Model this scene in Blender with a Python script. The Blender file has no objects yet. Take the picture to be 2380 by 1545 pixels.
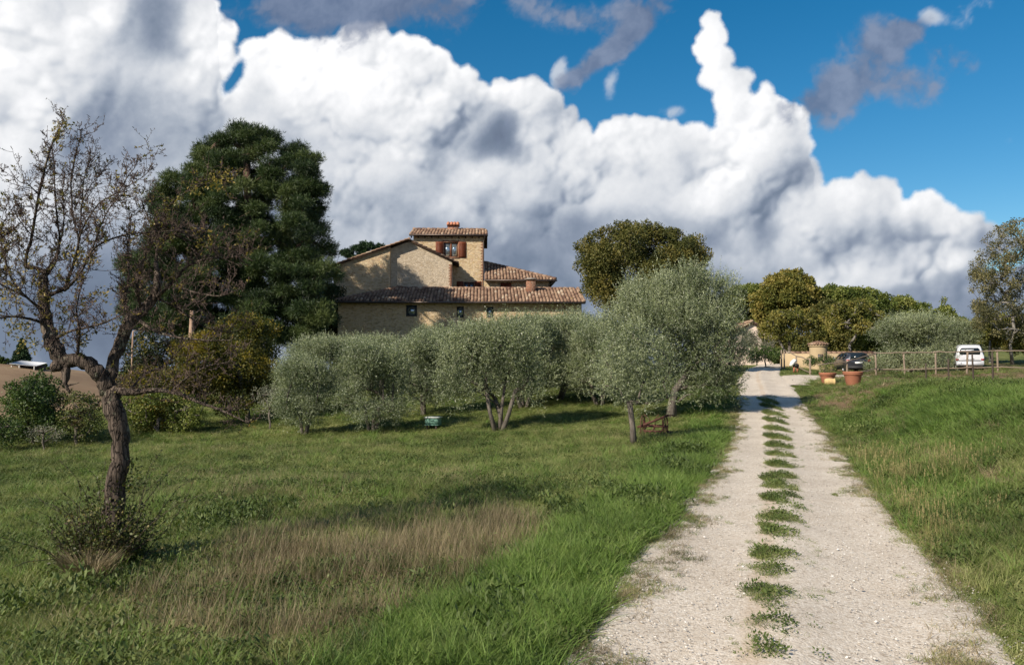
import bpy, math, random
import numpy as np
from mathutils import Vector, Matrix
PI = math.pi
S = bpy.context.scene
rad = math.radians

# ------------------------------------------------------------------ camera, sky light, sun, exposure
F_PX = 1850.0            # focal length measured on a 2379 px wide copy of the photograph
CAM_Z = 1.7
PITCH = rad(2.42)
cam_data = bpy.data.cameras.new('camera')
cam_data.sensor_width = 36.0
cam_data.lens = 36.0 * F_PX / 2379.0
cam_data.clip_start = 0.05
cam_data.clip_end = 20000
cam = bpy.data.objects.new('camera', cam_data)
S.collection.objects.link(cam)
cam.location = (0, 0, CAM_Z)
cam.rotation_euler = (math.pi / 2 + PITCH, 0, 0)
S.camera = cam
S.view_settings.view_transform = 'Standard'
S.view_settings.look = 'None'
S.view_settings.exposure = 0.33
S.view_settings.gamma = 1.0
S.view_settings.use_curve_mapping = False
S.cycles.max_bounces = 5
S.cycles.diffuse_bounces = 3
S.cycles.glossy_bounces = 2
S.cycles.transmission_bounces = 3
S.cycles.transparent_max_bounces = 6
S.cycles.use_adaptive_sampling = True
S.cycles.adaptive_threshold = 0.015
S.cycles.caustics_reflective = False
S.cycles.caustics_refractive = False
S.cycles.sample_clamp_indirect = 4.0

SUN_EL = rad(35)
SUN_AZ = rad(227)           # behind the camera and to the left
sun_dir = Vector((math.sin(SUN_AZ) * math.cos(SUN_EL), math.cos(SUN_AZ) * math.cos(SUN_EL), math.sin(SUN_EL)))
sl = bpy.data.lights.new('sun', 'SUN')
sl.energy = 5.0
sl.angle = rad(0.5)
sl.color = (1.0, 0.9, 0.76)
so = bpy.data.objects.new('sun', sl)
S.collection.objects.link(so)
so.rotation_euler = sun_dir.to_track_quat('Z', 'Y').to_euler()
so.location = (-30, -30, 40)
SKY_K = 0.086


class NT:
    """small expression builder over a node tree"""
    def __init__(self, tree):
        self.t = tree
    def node(self, typ, **kw):
        n = self.t.nodes.new(typ)
        for k, v in kw.items():
            setattr(n, k, v)
        return n
    def link(self, a, b):
        if isinstance(a, E):
            a = a.s
        if isinstance(a, bpy.types.NodeSocket):
            self.t.links.new(a, b)
        elif isinstance(a, (tuple, list)) and len(a) == 3 and b.type == 'RGBA':
            b.default_value = (*a, 1.0)
        else:
            b.default_value = a
    def math(self, op, *args, clamp=False):
        n = self.node('ShaderNodeMath', operation=op)
        n.use_clamp = clamp
        for i, a in enumerate(args):
            self.link(a, n.inputs[i])
        return E(self, n.outputs[0])
    def smooth(self, x, a, b, c=0.0, d=1.0, typ='SMOOTHSTEP'):
        n = self.node('ShaderNodeMapRange', interpolation_type=typ)
        self.link(x, n.inputs[0])
        for i, v in enumerate((a, b, c, d)):
            self.link(v, n.inputs[i + 1])
        return E(self, n.outputs[0])
    def vec(self, x, y, z=0.0):
        n = self.node('ShaderNodeCombineXYZ')
        for i, a in enumerate((x, y, z)):
            self.link(a, n.inputs[i])
        return n.outputs[0]
    def vmath(self, op, *args, scale=None):
        n = self.node('ShaderNodeVectorMath', operation=op)
        for i, a in enumerate(args):
            self.link(a, n.inputs[i])
        if scale is not None:
            self.link(scale, n.inputs['Scale'])
        return n.outputs['Value'] if op in ('LENGTH', 'DOT_PRODUCT', 'DISTANCE') else n.outputs[0]
    def noise(self, vec, scale, detail=4.0, rough=0.5, color=False, dist=0.0):
        n = self.node('ShaderNodeTexNoise')
        if vec is not None:
            self.link(vec, n.inputs['Vector'])
        n.inputs['Scale'].default_value = scale
        n.inputs['Detail'].default_value = detail
        n.inputs['Roughness'].default_value = rough
        n.inputs['Distortion'].default_value = dist
        return n.outputs[1] if color else E(self, n.outputs[0])
    def voronoi(self, vec, scale, feature='F1', out='Distance', rnd=1.0):
        n = self.node('ShaderNodeTexVoronoi', feature=feature)
        if vec is not None:
            self.link(vec, n.inputs['Vector'])
        n.inputs['Scale'].default_value = scale
        n.inputs['Randomness'].default_value = rnd
        o = n.outputs[out]
        return E(self, o) if out == 'Distance' else o
    def attr(self, name, fac=True):
        n = self.node('ShaderNodeAttribute', attribute_name=name)
        return E(self, n.outputs['Fac']) if fac else n.outputs['Color']
    def mix(self, f, a, b, mode='MIX'):
        n = self.node('ShaderNodeMix', data_type='RGBA', blend_type=mode)
        n.clamp_factor = True
        self.link(f, n.inputs[0])
        for v, i in ((a, 6), (b, 7)):
            self.link(v, n.inputs[i])
        return n.outputs[2]
    def ramp(self, x, stops, interp='LINEAR'):
        n = self.node('ShaderNodeValToRGB')
        n.color_ramp.interpolation = interp
        el = n.color_ramp.elements
        while len(el) < len(stops):
            el.new(0.5)
        for e, (p, c) in zip(el, stops):
            e.position = p
            e.color = (*c, 1.0)
        self.link(x, n.inputs[0])
        return n.outputs[0]
    def bump(self, h, strength=0.5, dist=0.02, normal=None):
        n = self.node('ShaderNodeBump')
        n.inputs['Strength'].default_value = strength
        n.inputs['Distance'].default_value = dist
        self.link(h, n.inputs['Height'])
        if normal is not None:
            self.link(normal, n.inputs['Normal'])
        return n.outputs[0]


class E:
    def __init__(self, nt, s):
        self.nt, self.s = nt, s
    def _b(self, op, o, r=False):
        return self.nt.math(op, o, self) if r else self.nt.math(op, self, o)
    def __add__(self, o): return self._b('ADD', o)
    def __radd__(self, o): return self._b('ADD', o)
    def __sub__(self, o): return self._b('SUBTRACT', o)
    def __rsub__(self, o): return self._b('SUBTRACT', o, True)
    def __mul__(self, o): return self._b('MULTIPLY', o)
    def __rmul__(self, o): return self._b('MULTIPLY', o)
    def __truediv__(self, o): return self._b('DIVIDE', o)
    def max(self, o): return self._b('MAXIMUM', o)
    def min(self, o): return self._b('MINIMUM', o)


def sky_colour(N, vec=None):
    """clear sky between the clouds: the physical sky, as saturated as the photograph has it"""
    sky = N.node('ShaderNodeTexSky', sky_type='NISHITA')
    sky.sun_disc = False
    sky.sun_elevation = SUN_EL
    sky.sun_rotation = SUN_AZ
    sky.altitude = 300
    sky.dust_density = 0.5
    sky.ozone_density = 2.0
    if vec is not None:
        N.link(vec, sky.inputs[0])
    hsv = N.node('ShaderNodeHueSaturation')
    N.link(sky.outputs[0], hsv.inputs['Color'])
    hsv.inputs['Hue'].default_value = 0.492
    hsv.inputs['Saturation'].default_value = 1.45
    hsv.inputs['Value'].default_value = SKY_K
    return hsv.outputs[0]


def build_world():
    w = bpy.data.worlds.new('World')
    S.world = w
    w.use_nodes = True
    t = w.node_tree
    t.nodes.clear()
    N = NT(t)
    geo = N.node('ShaderNodeTexCoord')
    c = sky_colour(N)
    n = N.noise(geo.outputs['Generated'], 3.0, 4.0, 0.55)
    sep = N.node('ShaderNodeSeparateXYZ')
    N.link(geo.outputs['Generated'], sep.inputs[0])
    low = N.smooth(E(N, sep.outputs[2]), -0.05, 0.75, 0.25, 0.0)
    f = N.smooth(n + low, 0.5, 0.68)
    c = N.mix(f, c, (.30, .34, .42))
    bg = N.node('ShaderNodeBackground')
    N.link(c, bg.inputs[0])
    bg.inputs[1].default_value = 1.0
    out = N.node('ShaderNodeOutputWorld')
    t.links.new(bg.outputs[0], out.inputs[0])
    w.cycles.sampling_method = 'MANUAL'
    w.cycles.sample_map_resolution = 512


build_world()


# ------------------------------------------------------------------ helpers
def view_ray(ox, oy):
    xc, yc = (ox - 1189.5) / F_PX, (772.5 - oy) / F_PX
    y = math.cos(PITCH) - yc * math.sin(PITCH)
    z = math.sin(PITCH) + yc * math.cos(PITCH)
    return xc / y, z / y


def P(ox, oy, D):
    """point at depth D (metres north of the camera) seen at (ox, oy) of the 2379 px wide photograph"""
    a, b = view_ray(ox, oy)
    return Vector((a * D, D, CAM_Z + b * D))


def px(n, D):
    return n * D / F_PX


def to_photo(x, y, z):
    """world -> photograph coordinates, arrays"""
    yy = y * math.cos(PITCH) + (z - CAM_Z) * math.sin(PITCH)
    zz = -y * math.sin(PITCH) + (z - CAM_Z) * math.cos(PITCH)
    return 1189.5 + F_PX * x / yy, 772.5 - F_PX * zz / yy


def tag(o, label=None, cat=None, group=None, kind=None):
    if label: o['label'] = label
    if cat: o['category'] = cat
    if group: o['group'] = group
    if kind: o['kind'] = kind
    return o


def empty(name, loc=(0, 0, 0), rz=0.0):
    o = bpy.data.objects.new(name, None)
    o.location = loc
    o.rotation_euler = (0, 0, rz)
    o.empty_display_size = 0.3
    S.collection.objects.link(o)
    return o


class MA:
    """mesh accumulator: vertex and face blocks, with one random value per vertex ('v')"""
    def __init__(self):
        self.v, self.q, self.t, self.a, self.n = [], [], [], [], 0
        self.ng = []
    def add(self, verts, quads=None, tris=None, val=0.5):
        verts = np.asarray(verts, dtype=np.float32).reshape(-1, 3)
        if quads is not None and len(quads):
            self.q.append(np.asarray(quads, dtype=np.int32).reshape(-1, 4) + self.n)
        if tris is not None and len(tris):
            self.t.append(np.asarray(tris, dtype=np.int32).reshape(-1, 3) + self.n)
        self.v.append(verts)
        va = np.full(len(verts), val, np.float32) if np.isscalar(val) else np.asarray(val, np.float32)
        if len(va) != len(verts):
            va = np.repeat(va, len(verts) // len(va))
        self.a.append(va)
        self.n += len(verts)
        return self
    def poly(self, pts, val=0.5):
        """a fan-triangulated convex polygon"""
        n = len(pts)
        if n == 4:
            return self.add(pts, quads=[(0, 1, 2, 3)], val=val)
        return self.add(pts, tris=[(0, i, i + 1) for i in range(1, n - 1)], val=val)
    def box(self, x0, x1, y0, y1, z0, z1, val=0.5, M=None):
        v = np.array([(x0, y0, z0), (x1, y0, z0), (x1, y1, z0), (x0, y1, z0), (x0, y0, z1), (x1, y0, z1), (x1, y1, z1), (x0, y1, z1)], float)
        if M is not None:
            v = np.array([tuple(M @ Vector(p)) for p in v])
        return self.add(v, quads=[(0, 3, 2, 1), (4, 5, 6, 7), (0, 1, 5, 4), (1, 2, 6, 5), (2, 3, 7, 6), (3, 0, 4, 7)], val=val)
    def bar(self, a, b, w, h=None, val=0.5, up=(0, 0, 1)):
        """square bar from a to b"""
        h = h or w
        a, b = Vector(a), Vector(b)
        d = (b - a).normalized()
        s = d.cross(Vector(up))
        if s.length < 1e-3:
            s = d.cross(Vector((1, 0, 0)))
        s.normalize()
        u = s.cross(d)
        v = []
        for p in (a, b):
            for i, j in ((-1, -1), (1, -1), (1, 1), (-1, 1)):
                v.append(tuple(p + s * (i * w / 2) + u * (j * h / 2)))
        return self.add(v, quads=[(0, 1, 2, 3), (7, 6, 5, 4), (0, 4, 5, 1), (1, 5, 6, 2), (2, 6, 7, 3), (3, 7, 4, 0)], val=val)
    def tube(self, pts, radii, n=6, val=0.5, cap=True, rough=0.0, rng=None):
        pts = np.asarray(pts, float)
        radii = np.asarray(radii, float)
        m = len(pts)
        tan = np.gradient(pts, axis=0)
        tan /= (np.linalg.norm(tan, axis=1, keepdims=True) + 1e-9)
        ref = np.array([0.0, 0.0, 1.0]) if abs(tan[0][2]) < .85 else np.array([1.0, 0, 0])
        s = np.cross(tan[0], ref)
        s /= np.linalg.norm(s) + 1e-9
        rings = []
        ang_ = np.arange(n) * 2 * PI / n
        for i in range(m):
            s = s - tan[i] * np.dot(s, tan[i])
            s /= np.linalg.norm(s) + 1e-9
            u = np.cross(tan[i], s)
            rr = radii[i]
            if rough and rng is not None:
                rr = rr * (1 + rough * (rng.rand(n) - .5) * 2)[:, None]
            rings.append(pts[i] + rr * (np.cos(ang_)[:, None] * s + np.sin(ang_)[:, None] * u))
        v = np.concatenate(rings)
        i0 = np.arange(m - 1)[:, None] * n
        j = np.arange(n)[None, :]
        jn = (j + 1) % n
        q = np.stack([i0 + j, i0 + jn, i0 + n + jn, i0 + n + j], -1).reshape(-1, 4)
        tr = []
        if cap:
            for k in range(1, n - 1):
                tr.append((0, k + 1, k))
                tr.append(((m - 1) * n, (m - 1) * n + k, (m - 1) * n + k + 1))
        return self.add(v, quads=q, tris=tr, val=val)
    def lathe(self, prof, n=24, c=(0, 0, 0), val=0.5, axis='Z'):
        prof = np.asarray(prof, float)
        a = np.arange(n) * 2 * PI / n
        m = len(prof)
        r, z = prof[:, 0][:, None], prof[:, 1][:, None]
        x, y, zz = r * np.cos(a), r * np.sin(a), z + 0 * a
        if axis == 'Z':
            v = np.stack([x, y, zz], -1)
        elif axis == 'X':
            v = np.stack([zz, x, y], -1)
        else:
            v = np.stack([x, zz, y], -1)
        v = v.reshape(-1, 3) + np.array(c)
        i0 = np.arange(m - 1)[:, None] * n
        j = np.arange(n)[None, :]
        jn = (j + 1) % n
        q = np.stack([i0 + j, i0 + jn, i0 + n + jn, i0 + n + j], -1).reshape(-1, 4)
        return self.add(v, quads=q, val=val)
    def build(self, name, mat, parent=None, smooth=False, loc=None, base=None):
        V = np.concatenate(self.v) if self.v else np.zeros((0, 3), np.float32)
        if base is not None:
            V = V - np.array(tuple(base), np.float32)
        V = np.ascontiguousarray(V, dtype=np.float32)
        q = np.concatenate(self.q) if self.q else np.zeros((0, 4), np.int32)
        t = np.concatenate(self.t) if self.t else np.zeros((0, 3), np.int32)
        me = bpy.data.meshes.new(name)
        me.vertices.add(len(V))
        me.vertices.foreach_set('co', V.ravel())
        me.loops.add(q.size + t.size)
        me.loops.foreach_set('vertex_index', np.concatenate([q.ravel(), t.ravel()]).astype(np.int32))
        me.polygons.add(len(q) + len(t))
        st = np.concatenate([np.arange(len(q)) * 4, q.size + np.arange(len(t)) * 3]).astype(np.int32)
        me.polygons.foreach_set('loop_start', st)
        at = me.attributes.new('v', 'FLOAT', 'POINT')
        at.data.foreach_set('value', np.concatenate(self.a) if self.a else np.zeros(0, np.float32))
        if smooth:
            me.polygons.foreach_set('use_smooth', np.ones(len(q) + len(t), bool))
        me.update(calc_edges=True)
        me.validate()
        if mat is not None:
            me.materials.append(mat)
        o = bpy.data.objects.new(name, me)
        S.collection.objects.link(o)
        if parent is not None:
            o.parent = parent
        if loc is not None:
            o.location = loc
        return o


def copy_tree(o, parent=None, name=None):
    c = o.copy()
    S.collection.objects.link(c)
    c.parent = parent
    for ch in [k for k in S.objects if k.parent == o]:
        copy_tree(ch, c)
    return c


# ------------------------------------------------------------------ noise on arrays
def fbm2(x, y, scale, octaves, rough, seed, ridged=False):
    """value noise with smooth interpolation, summed over octaves; x, y any arrays"""
    r = np.random.RandomState(seed)
    tab = r.rand(256, 256).astype(np.float32)
    tot = np.zeros_like(x, dtype=np.float32); amp = 1.0; norm = 0.0; f = scale
    for o in range(octaves):
        a = x * f + 17.3 * o + seed; b = y * f + 9.1 * o
        ia = np.floor(a).astype(int); ib = np.floor(b).astype(int)
        fa = (a - ia); fb = (b - ib)
        fa = fa * fa * fa * (fa * (fa * 6 - 15) + 10); fb = fb * fb * fb * (fb * (fb * 6 - 15) + 10)
        i0, i1, j0, j1 = ia & 255, (ia + 1) & 255, ib & 255, (ib + 1) & 255
        n = (tab[i0, j0] * (1 - fa) + tab[i1, j0] * fa) * (1 - fb) + (tab[i0, j1] * (1 - fa) + tab[i1, j1] * fa) * fb
        if ridged: n = 1 - np.abs(2 * n - 1)
        tot += amp * n.astype(np.float32); norm += amp; amp *= rough; f *= 2.03
    return tot / norm

def sst(x, a, b):
    t = np.clip((x - a) / (b - a), 0, 1)
    return t * t * (3 - 2 * t)

def blur(a, r):
    """separable triangle-ish blur: two box passes"""
    if r < 1: return a
    for _ in range(2):
        for ax in (0, 1):
            p = np.pad(a, [(r + 1, r) if i == ax else (0, 0) for i in (0, 1)], mode='edge')
            c = np.cumsum(p, axis=ax, dtype=np.float64)
            n = a.shape[ax]
            if ax == 0: a = (c[2 * r + 1:2 * r + 1 + n] - c[:n]) / (2 * r + 1)
            else: a = (c[:, 2 * r + 1:2 * r + 1 + n] - c[:, :n]) / (2 * r + 1)
    return a.astype(np.float32)

TOP = [(-3000, -900), (0, -600), (400, -260), (500, -60), (512, 100), (522, 215), (548, 150), (575, 110), (640, 75), (720, 95), (800, 78),
       (868, 48), (920, 82), (965, 78), (1010, 112), (1050, 150), (1100, 172), (1128, 205), (1180, 188), (1240, 178),
       (1290, 200), (1306, 240), (1316, 284), (1345, 290), (1384, 318), (1400, 285), (1450, 262), (1500, 268), (1560, 274),
       (1620, 282), (1664, 292), (1678, 248), (1730, 216), (1780, 206), (1840, 232), (1870, 275), (1880, 318),
       (1886, 360), (1890, 412), (1900, 425), (1960, 412), (2040, 400), (2080, 438), (2096, 468), (2140, 446), (2170, 436),
       (2205, 470), (2260, 492), (2320, 520), (2400, 560), (2700, 470), (3000, 560), (3600, 420), (5000, 600)]
PUFF = [(560, 200, 45), (600, 130, 48), (650, 120, 48), (700, 150, 66), (760, 140, 58), (830, 115, 58), (868, 92, 42), (920, 130, 50), (960, 128, 48),
        (1010, 168, 54), (1060, 205, 50), (1100, 225, 46), (800, 210, 90), (900, 240, 100), (700, 230, 80), (990, 260, 90), (960, 330, 60), (600, 220, 60),
        (1160, 218, 33), (1200, 220, 38), (1240, 216, 40), (1275, 240, 38), (1300, 310, 45), (1345, 342, 48), (1250, 300, 60), (1180, 400, 70), (1100, 430, 60), (1260, 420, 80), (1340, 400, 60),
        (1420, 318, 40), (1460, 312, 46), (1510, 316, 46), (1560, 322, 46), (1620, 328, 44), (1650, 350, 44), (1480, 360, 55), (1560, 385, 60), (1400, 370, 50),
        (1720, 275, 56), (1780, 270, 62), (1830, 285, 50), (1705, 335, 56), (1790, 350, 84), (1838, 330, 46), (1760, 410, 66), (1815, 392, 44), (1700, 460, 80), (1640, 500, 70), (1720, 540, 60),
        (1900, 462, 36), (1950, 452, 40), (2000, 446, 42), (2045, 436, 32), (2075, 462, 24), (2150, 482, 40), (2200, 512, 40), (2260, 542, 44), (2120, 520, 50), (2310, 560, 36), (2000, 520, 70), (1900, 540, 70),
        (1950, 665, 44), (2020, 645, 40), (1890, 700, 36), (2240, 625, 40), (2100, 690, 50), (1430, 660, 22), (1260, 630, 24), (1690, 690, 22), (1730, 680, 20), (1820, 690, 26),
        (480, 60, 52), (515, 80, 40), (440, 80, 46), (500, 125, 52), (450, 180, 52), (380, 160, 44), (520, 150, 34), (470, 220, 44),
        (60, 60, 110), (150, 120, 100), (30, 200, 120), (200, 200, 90), (100, 300, 110), (250, 60, 64), (20, 400, 90)]
COLUMN = [(1652, 48, 22), (1662, 84, 32), (1636, 122, 30), (1676, 136, 34), (1660, 176, 38), (1700, 190, 34), (1730, 178, 22), (1690, 225, 40), (1720, 240, 40), (1640, 90, 20)]
BRIGHT = [(60, 60, 420, 280, 0, 1.0), (60, 330, 230, 280, 0, .62), (40, 520, 160, 170, 0, .15), (500, 120, 110, 160, 10, .95), (420, 190, 160, 60, -20, .35),
          (700, 170, 280, 180, 0, .95), (880, 200, 260, 260, 0, .85), (960, 290, 160, 110, 0, .55), (1040, 180, 150, 130, 0, .5), (580, 310, 110, 100, 0, .35),
          (1215, 220, 130, 60, 0, .9), (1290, 330, 130, 100, 0, .55), (1150, 420, 170, 90, 20, .55), (1300, 440, 190, 80, 0, .3),
          (1540, 320, 260, 90, 0, 1.0), (1775, 300, 170, 190, 0, 1.0), (1700, 430, 200, 130, -25, .6), (1400, 400, 280, 110, 0, .5),
          (1950, 470, 220, 100, 10, .55), (2150, 480, 180, 90, 0, .6), (2200, 540, 220, 70, 20, .4), (2010, 650, 230, 64, 14, .85), (1880, 700, 170, 50, 0, .75), (1715, 690, 90, 36, 0, .4), (2080, 600, 200, 60, 0, .2),
          (1430, 655, 40, 30, 0, .3), (1655, 120, 120, 200, 0, .72), (560, 230, 90, 60, 0, .3), (820, 380, 200, 80, 0, .15),
          (2240, 620, 130, 40, 0, .4), (1720, 570, 300, 70, 15, .15), (1260, 625, 50, 30, 30, .25), (1300, 165, 40, 90, 0, .35), (3000, 600, 500, 200, 0, .7),
          (1520, 430, 380, 95, 0, .30), (1950, 570, 330, 90, 10, .26), (860, 420, 320, 120, 0, .2), (640, 400, 220, 130, 0, .2), (1120, 505, 260, 80, -10, .26), (1250, 480, 200, 60, 0, .15), (330, 420, 200, 90, 0, .15), (1500, 540, 260, 50, 0, .14), (900, 560, 240, 50, 0, .12), (2150, 620, 200, 60, 10, .2)]
DARK = [(350, 60, 130, 170, 10, .75), (1150, 310, 95, 66, 25, .75), (1200, 355, 60, 50, 0, .45), (620, 200, 60, 50, 0, .3),
        (830, 460, 200, 90, 0, .22), (1672, 330, 50, 50, 0, .35), (280, 300, 180, 160, 0, .35), (620, 350, 120, 60, 0, .15),
        (1060, 310, 50, 120, -20, .2), (1180, 640, 400, 130, 0, .12), (1350, 500, 140, 60, 0, .12), (200, 720, 520, 220, 0, .50), (1620, 640, 260, 60, 0, .14), (1480, 430, 120, 40, 0, .12), (1000, 420, 120, 70, 0, .2)]
WISP = [(640, 30, 170, 90, 0, .9), (800, 20, 230, 100, 0, 1.0), (960, 15, 200, 110, 0, 1.0), (1070, 50, 110, 80, -30, .6), (760, 90, 140, 50, 0, .5),
        (1500, 15, 150, 80, 20, .85), (1450, 85, 140, 60, 38, 1.0), (1380, 145, 100, 46, 42, .9), (1230, 10, 160, 60, 0, .45), (1335, 190, 56, 46, 40, .6), (1350, 30, 130, 60, 0, .4),
        (2060, 92, 130, 80, 15, 1.1), (2130, 60, 80, 50, 30, .6), (1980, 185, 170, 76, 18, 1.1), (1890, 250, 120, 80, 0, .9), (2110, 200, 120, 70, 0, .5),
        (2210, 130, 90, 70, 0, .4), (1150, 310, 90, 56, 25, .5), (3200, 100, 400, 120, 10, .8), (-700, 300, 500, 120, 10, .7)]
PALEW = [(1303, 165, 26, 62, 4, .8), (1425, 190, 24, 56, 0, .5), (2165, 30, 70, 42, -25, .85), (2235, 50, 50, 50, 0, .6), (2270, 10, 60, 30, 0, .4), (1560, 262, 60, 22, 0, .35), (2345, 310, 44, 20, 0, .25), (1740, 190, 60, 40, 0, .3)]


def blobsum(x, y, items):
    t = np.zeros_like(x)
    for cx, cy, rx, ry, rot, a in items:
        c, s = math.cos(math.radians(rot)), math.sin(math.radians(rot))
        dx, dy = x - cx, y - cy
        u = (dx * c - dy * s) / rx; w = (dx * s + dy * c) / ry
        d = np.sqrt(u * u + w * w)
        t += a * (1 - sst(d, 0.0, 1.0))
    return t


def cloud_fields(ox, oy, step):
    """ox, oy: the grid in photograph pixels (2379 wide); returns colour weights: alpha, lum, walpha, wlum, palpha"""
    r = np.random.RandomState(5)
    w1x = fbm2(ox, oy, 1 / 260, 4, .55, 3) - .5; w1y = fbm2(ox, oy, 1 / 260, 4, .55, 4) - .5
    w2x = fbm2(ox, oy, 1 / 46, 4, .6, 5) - .5; w2y = fbm2(ox, oy, 1 / 46, 4, .6, 6) - .5
    X1 = ox + w1x * 70; Y1 = oy + w1y * 70
    X2 = ox + w2x * 20 + w1x * 10; Y2 = oy + w2y * 20 + w1y * 10
    # recursive puffs
    sph = []
    def grow(cx, cy, cz, rad, lvl, col):
        sph.append((cx, cy, cz, rad, col))
        if lvl == 0 or rad < 5: return
        n = 9 if lvl > 1 else 8
        for _ in range(n):
            a = r.uniform(0, 2 * math.pi); q = math.sqrt(r.uniform(0.05, 1.0)) * 0.92
            zz = math.sqrt(max(0, 1 - q * q)) * rad
            k = r.uniform(.30, .52)
            grow(cx + math.cos(a) * q * rad * 0.92, cy - math.sin(a) * q * rad * .92, cz + zz * .85, rad * k, lvl - 1, col)
    for p in PUFF: grow(p[0], p[1], 0, p[2] * .9, 3, 0)
    for k in range(170):                    # loose heads all through the bank
        x = r.uniform(-200, 2500)
        t_ = np.interp(x, [p[0] for p in TOP], [p[1] for p in TOP])
        y = max(t_, -60) + 60 + 420 * r.rand() ** 1.1
        if y > 680: continue
        grow(x, y, r.uniform(-60, -10), r.uniform(26, 62), 3, 0)
    for p in COLUMN: grow(p[0], p[1], 0, p[2] * .9, 3, 1)
    H = np.full(ox.shape, -60.0, np.float32)
    x0, y0 = ox[0, 0], oy[0, 0]
    # grids are not quite regular in pixels; find index windows through the middle row / column
    ny, nx = ox.shape
    colx = ox[ny // 2]; rowy = oy[:, nx // 2]
    for cx, cy, cz, rad, col in sph:
        m = rad + 22
        i0, i1 = np.searchsorted(colx, (cx - m * 1.25 - 6, cx + m * 1.25 + 6))
        ext = m + 10 + abs(cx - 1190) * 0.02
        j0, j1 = np.searchsorted(-rowy, (-(cy + ext + 12), -(cy - ext - 12)))
        if i1 <= i0 or j1 <= j0: continue
        a = X2[j0:j1, i0:i1] - cx; b = Y2[j0:j1, i0:i1] - cy
        d2 = rad * rad - a * a - b * b
        h = np.where(d2 > 0, cz + np.sqrt(np.maximum(d2, 0)), -60)
        np.maximum(H[j0:j1, i0:i1], h, out=H[j0:j1, i0:i1])
    tx = np.array([p[0] for p in TOP], float); ty = np.array([p[1] for p in TOP], float)
    depth = Y2 - np.interp(X2, tx, ty)
    fine = fbm2(ox + w1x * 30, oy + w1y * 30, 1 / 60, 6, .6, 11)
    low = fbm2(X1, Y1, 1 / 210, 6, .55, 12)
    inner = sst(depth + (fine - .5) * 50, 8, 30)
    cover = (H > -50).astype(np.float32)
    notch = blobsum(X2, Y2, [(545, 178, 26, 80, -28, 1.3), (530, 18, 30, 40, 0, 1.0), (562, 95, 13, 44, 0, .8), (2350, 605, 120, 34, 15, 1.2)])
    alpha = np.maximum(inner * (1 - sst(notch, .2, .6)), cover * (1 - sst(notch, .35, .7)))
    alpha_s = blur(alpha, 1)
    softz = 0.6 * sst(fbm2(ox, oy, 1 / 190, 2, .5, 21), .42, .62)
    alpha = alpha_s * (1 - softz * .7) + blur(alpha, 2) * softz * .7
    # relief light
    Hs = np.where(H > -50, H, np.minimum(depth * .3, 0) - 10)
    Hs = blur(Hs, 1)
    gx = np.gradient(Hs, axis=1) / step; gy = -np.gradient(Hs, axis=0) / step    # gy: up
    def lam(gx, gy, k):
        n = 1 / np.sqrt(gx * gx * k * k + gy * gy * k * k + 1)
        return (gx * k * .55 * 1 + gy * k * -.50 * -1 * -1 + .66) * n if False else ((-gx * k) * -.55 + (-gy * k) * .50 + .66) * n
    # grid rows go down the picture when oy grows; gy above is d/d(up) only if rows run upward, handled by caller flag
    L = lam(gx, -gy if oy[1, 0] > oy[0, 0] else -gy, .8)
    Hb = blur(Hs, 7)
    L2 = lam(np.gradient(Hb, axis=1) / step, np.gradient(Hb, axis=0) / step if oy[-1, 0] < oy[0, 0] else -np.gradient(Hb, axis=0) / step, .8)
    Hc = blur(Hs, 14)
    L3 = lam(np.gradient(Hc, axis=1) / step, np.gradient(Hc, axis=0) / step if oy[-1, 0] < oy[0, 0] else -np.gradient(Hc, axis=0) / step, .9)
    crev = np.clip((Hs - blur(Hs, 5)) / 14, -1, 1)
    macro = blobsum(X1, Y1, BRIGHT) - blobsum(X1, Y1, DARK)
    has = sst(blur(cover, 6), .25, 1.0)
    macro = np.where(macro > .5, .5 + (macro - .5) * .3, macro) * .84 + .26 + .20 * (1 - sst(Y1, 420, 680)) - .06 * sst(Y1, 620, 800)
    sm = sst(fbm2(X1, Y1, 1 / 120, 3, .5, 77), .38, .62)
    Lb = blur(L, 1)
    has2 = sst(blur(cover, 16), .35, 1.0)
    rel = ((L - .6) * .14 + (Lb - .6) * .24) * (0.30 + .70 * sm) + ((L2 - .6) * .36 + (L3 - .6) * .34) * has2 + crev * .13 * sm
    soft = fbm2(X1, Y1, 1 / 75, 6, .56, 13)
    big = fbm2(X1, Y1, 1 / 420, 3, .5, 14)
    lum = macro + (low - .5) * .36 + (soft - .5) * (.46 - .14 * sst(Y1, 500, 620)) + (big - .5) * .3 + (fine - .5) * .12 + rel * has * (0.35 + .65 * sst(macro, .2, .6)) * 0.85
    lum = np.where(lum > .72, .72 + (lum - .72) * .7, lum)
    top_rim = (1 - sst(depth, 0, 50)) * .15 * sst(macro, .1, .4)
    lum = lum + top_rim
    ws = blobsum(X1, Y1, WISP)
    wn = fbm2(ox + w2x * 30 + w1x * 60, oy + w2y * 30 + w1y * 60, 1 / 85, 7, .6, 31)
    wa = sst(ws + (wn - .5) * 1.7, .12, .85) * .88 * sst(ws, 0.0, .14)
    wl = wn + (fine - .5) * .4
    ps = blobsum(X1, Y1, PALEW)
    pa = sst(ps + (wn - .5) * 1.7, .12, .95) * .85 * sst(ps, 0.0, .14)
    return alpha, lum, wa, wl, pa


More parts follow.
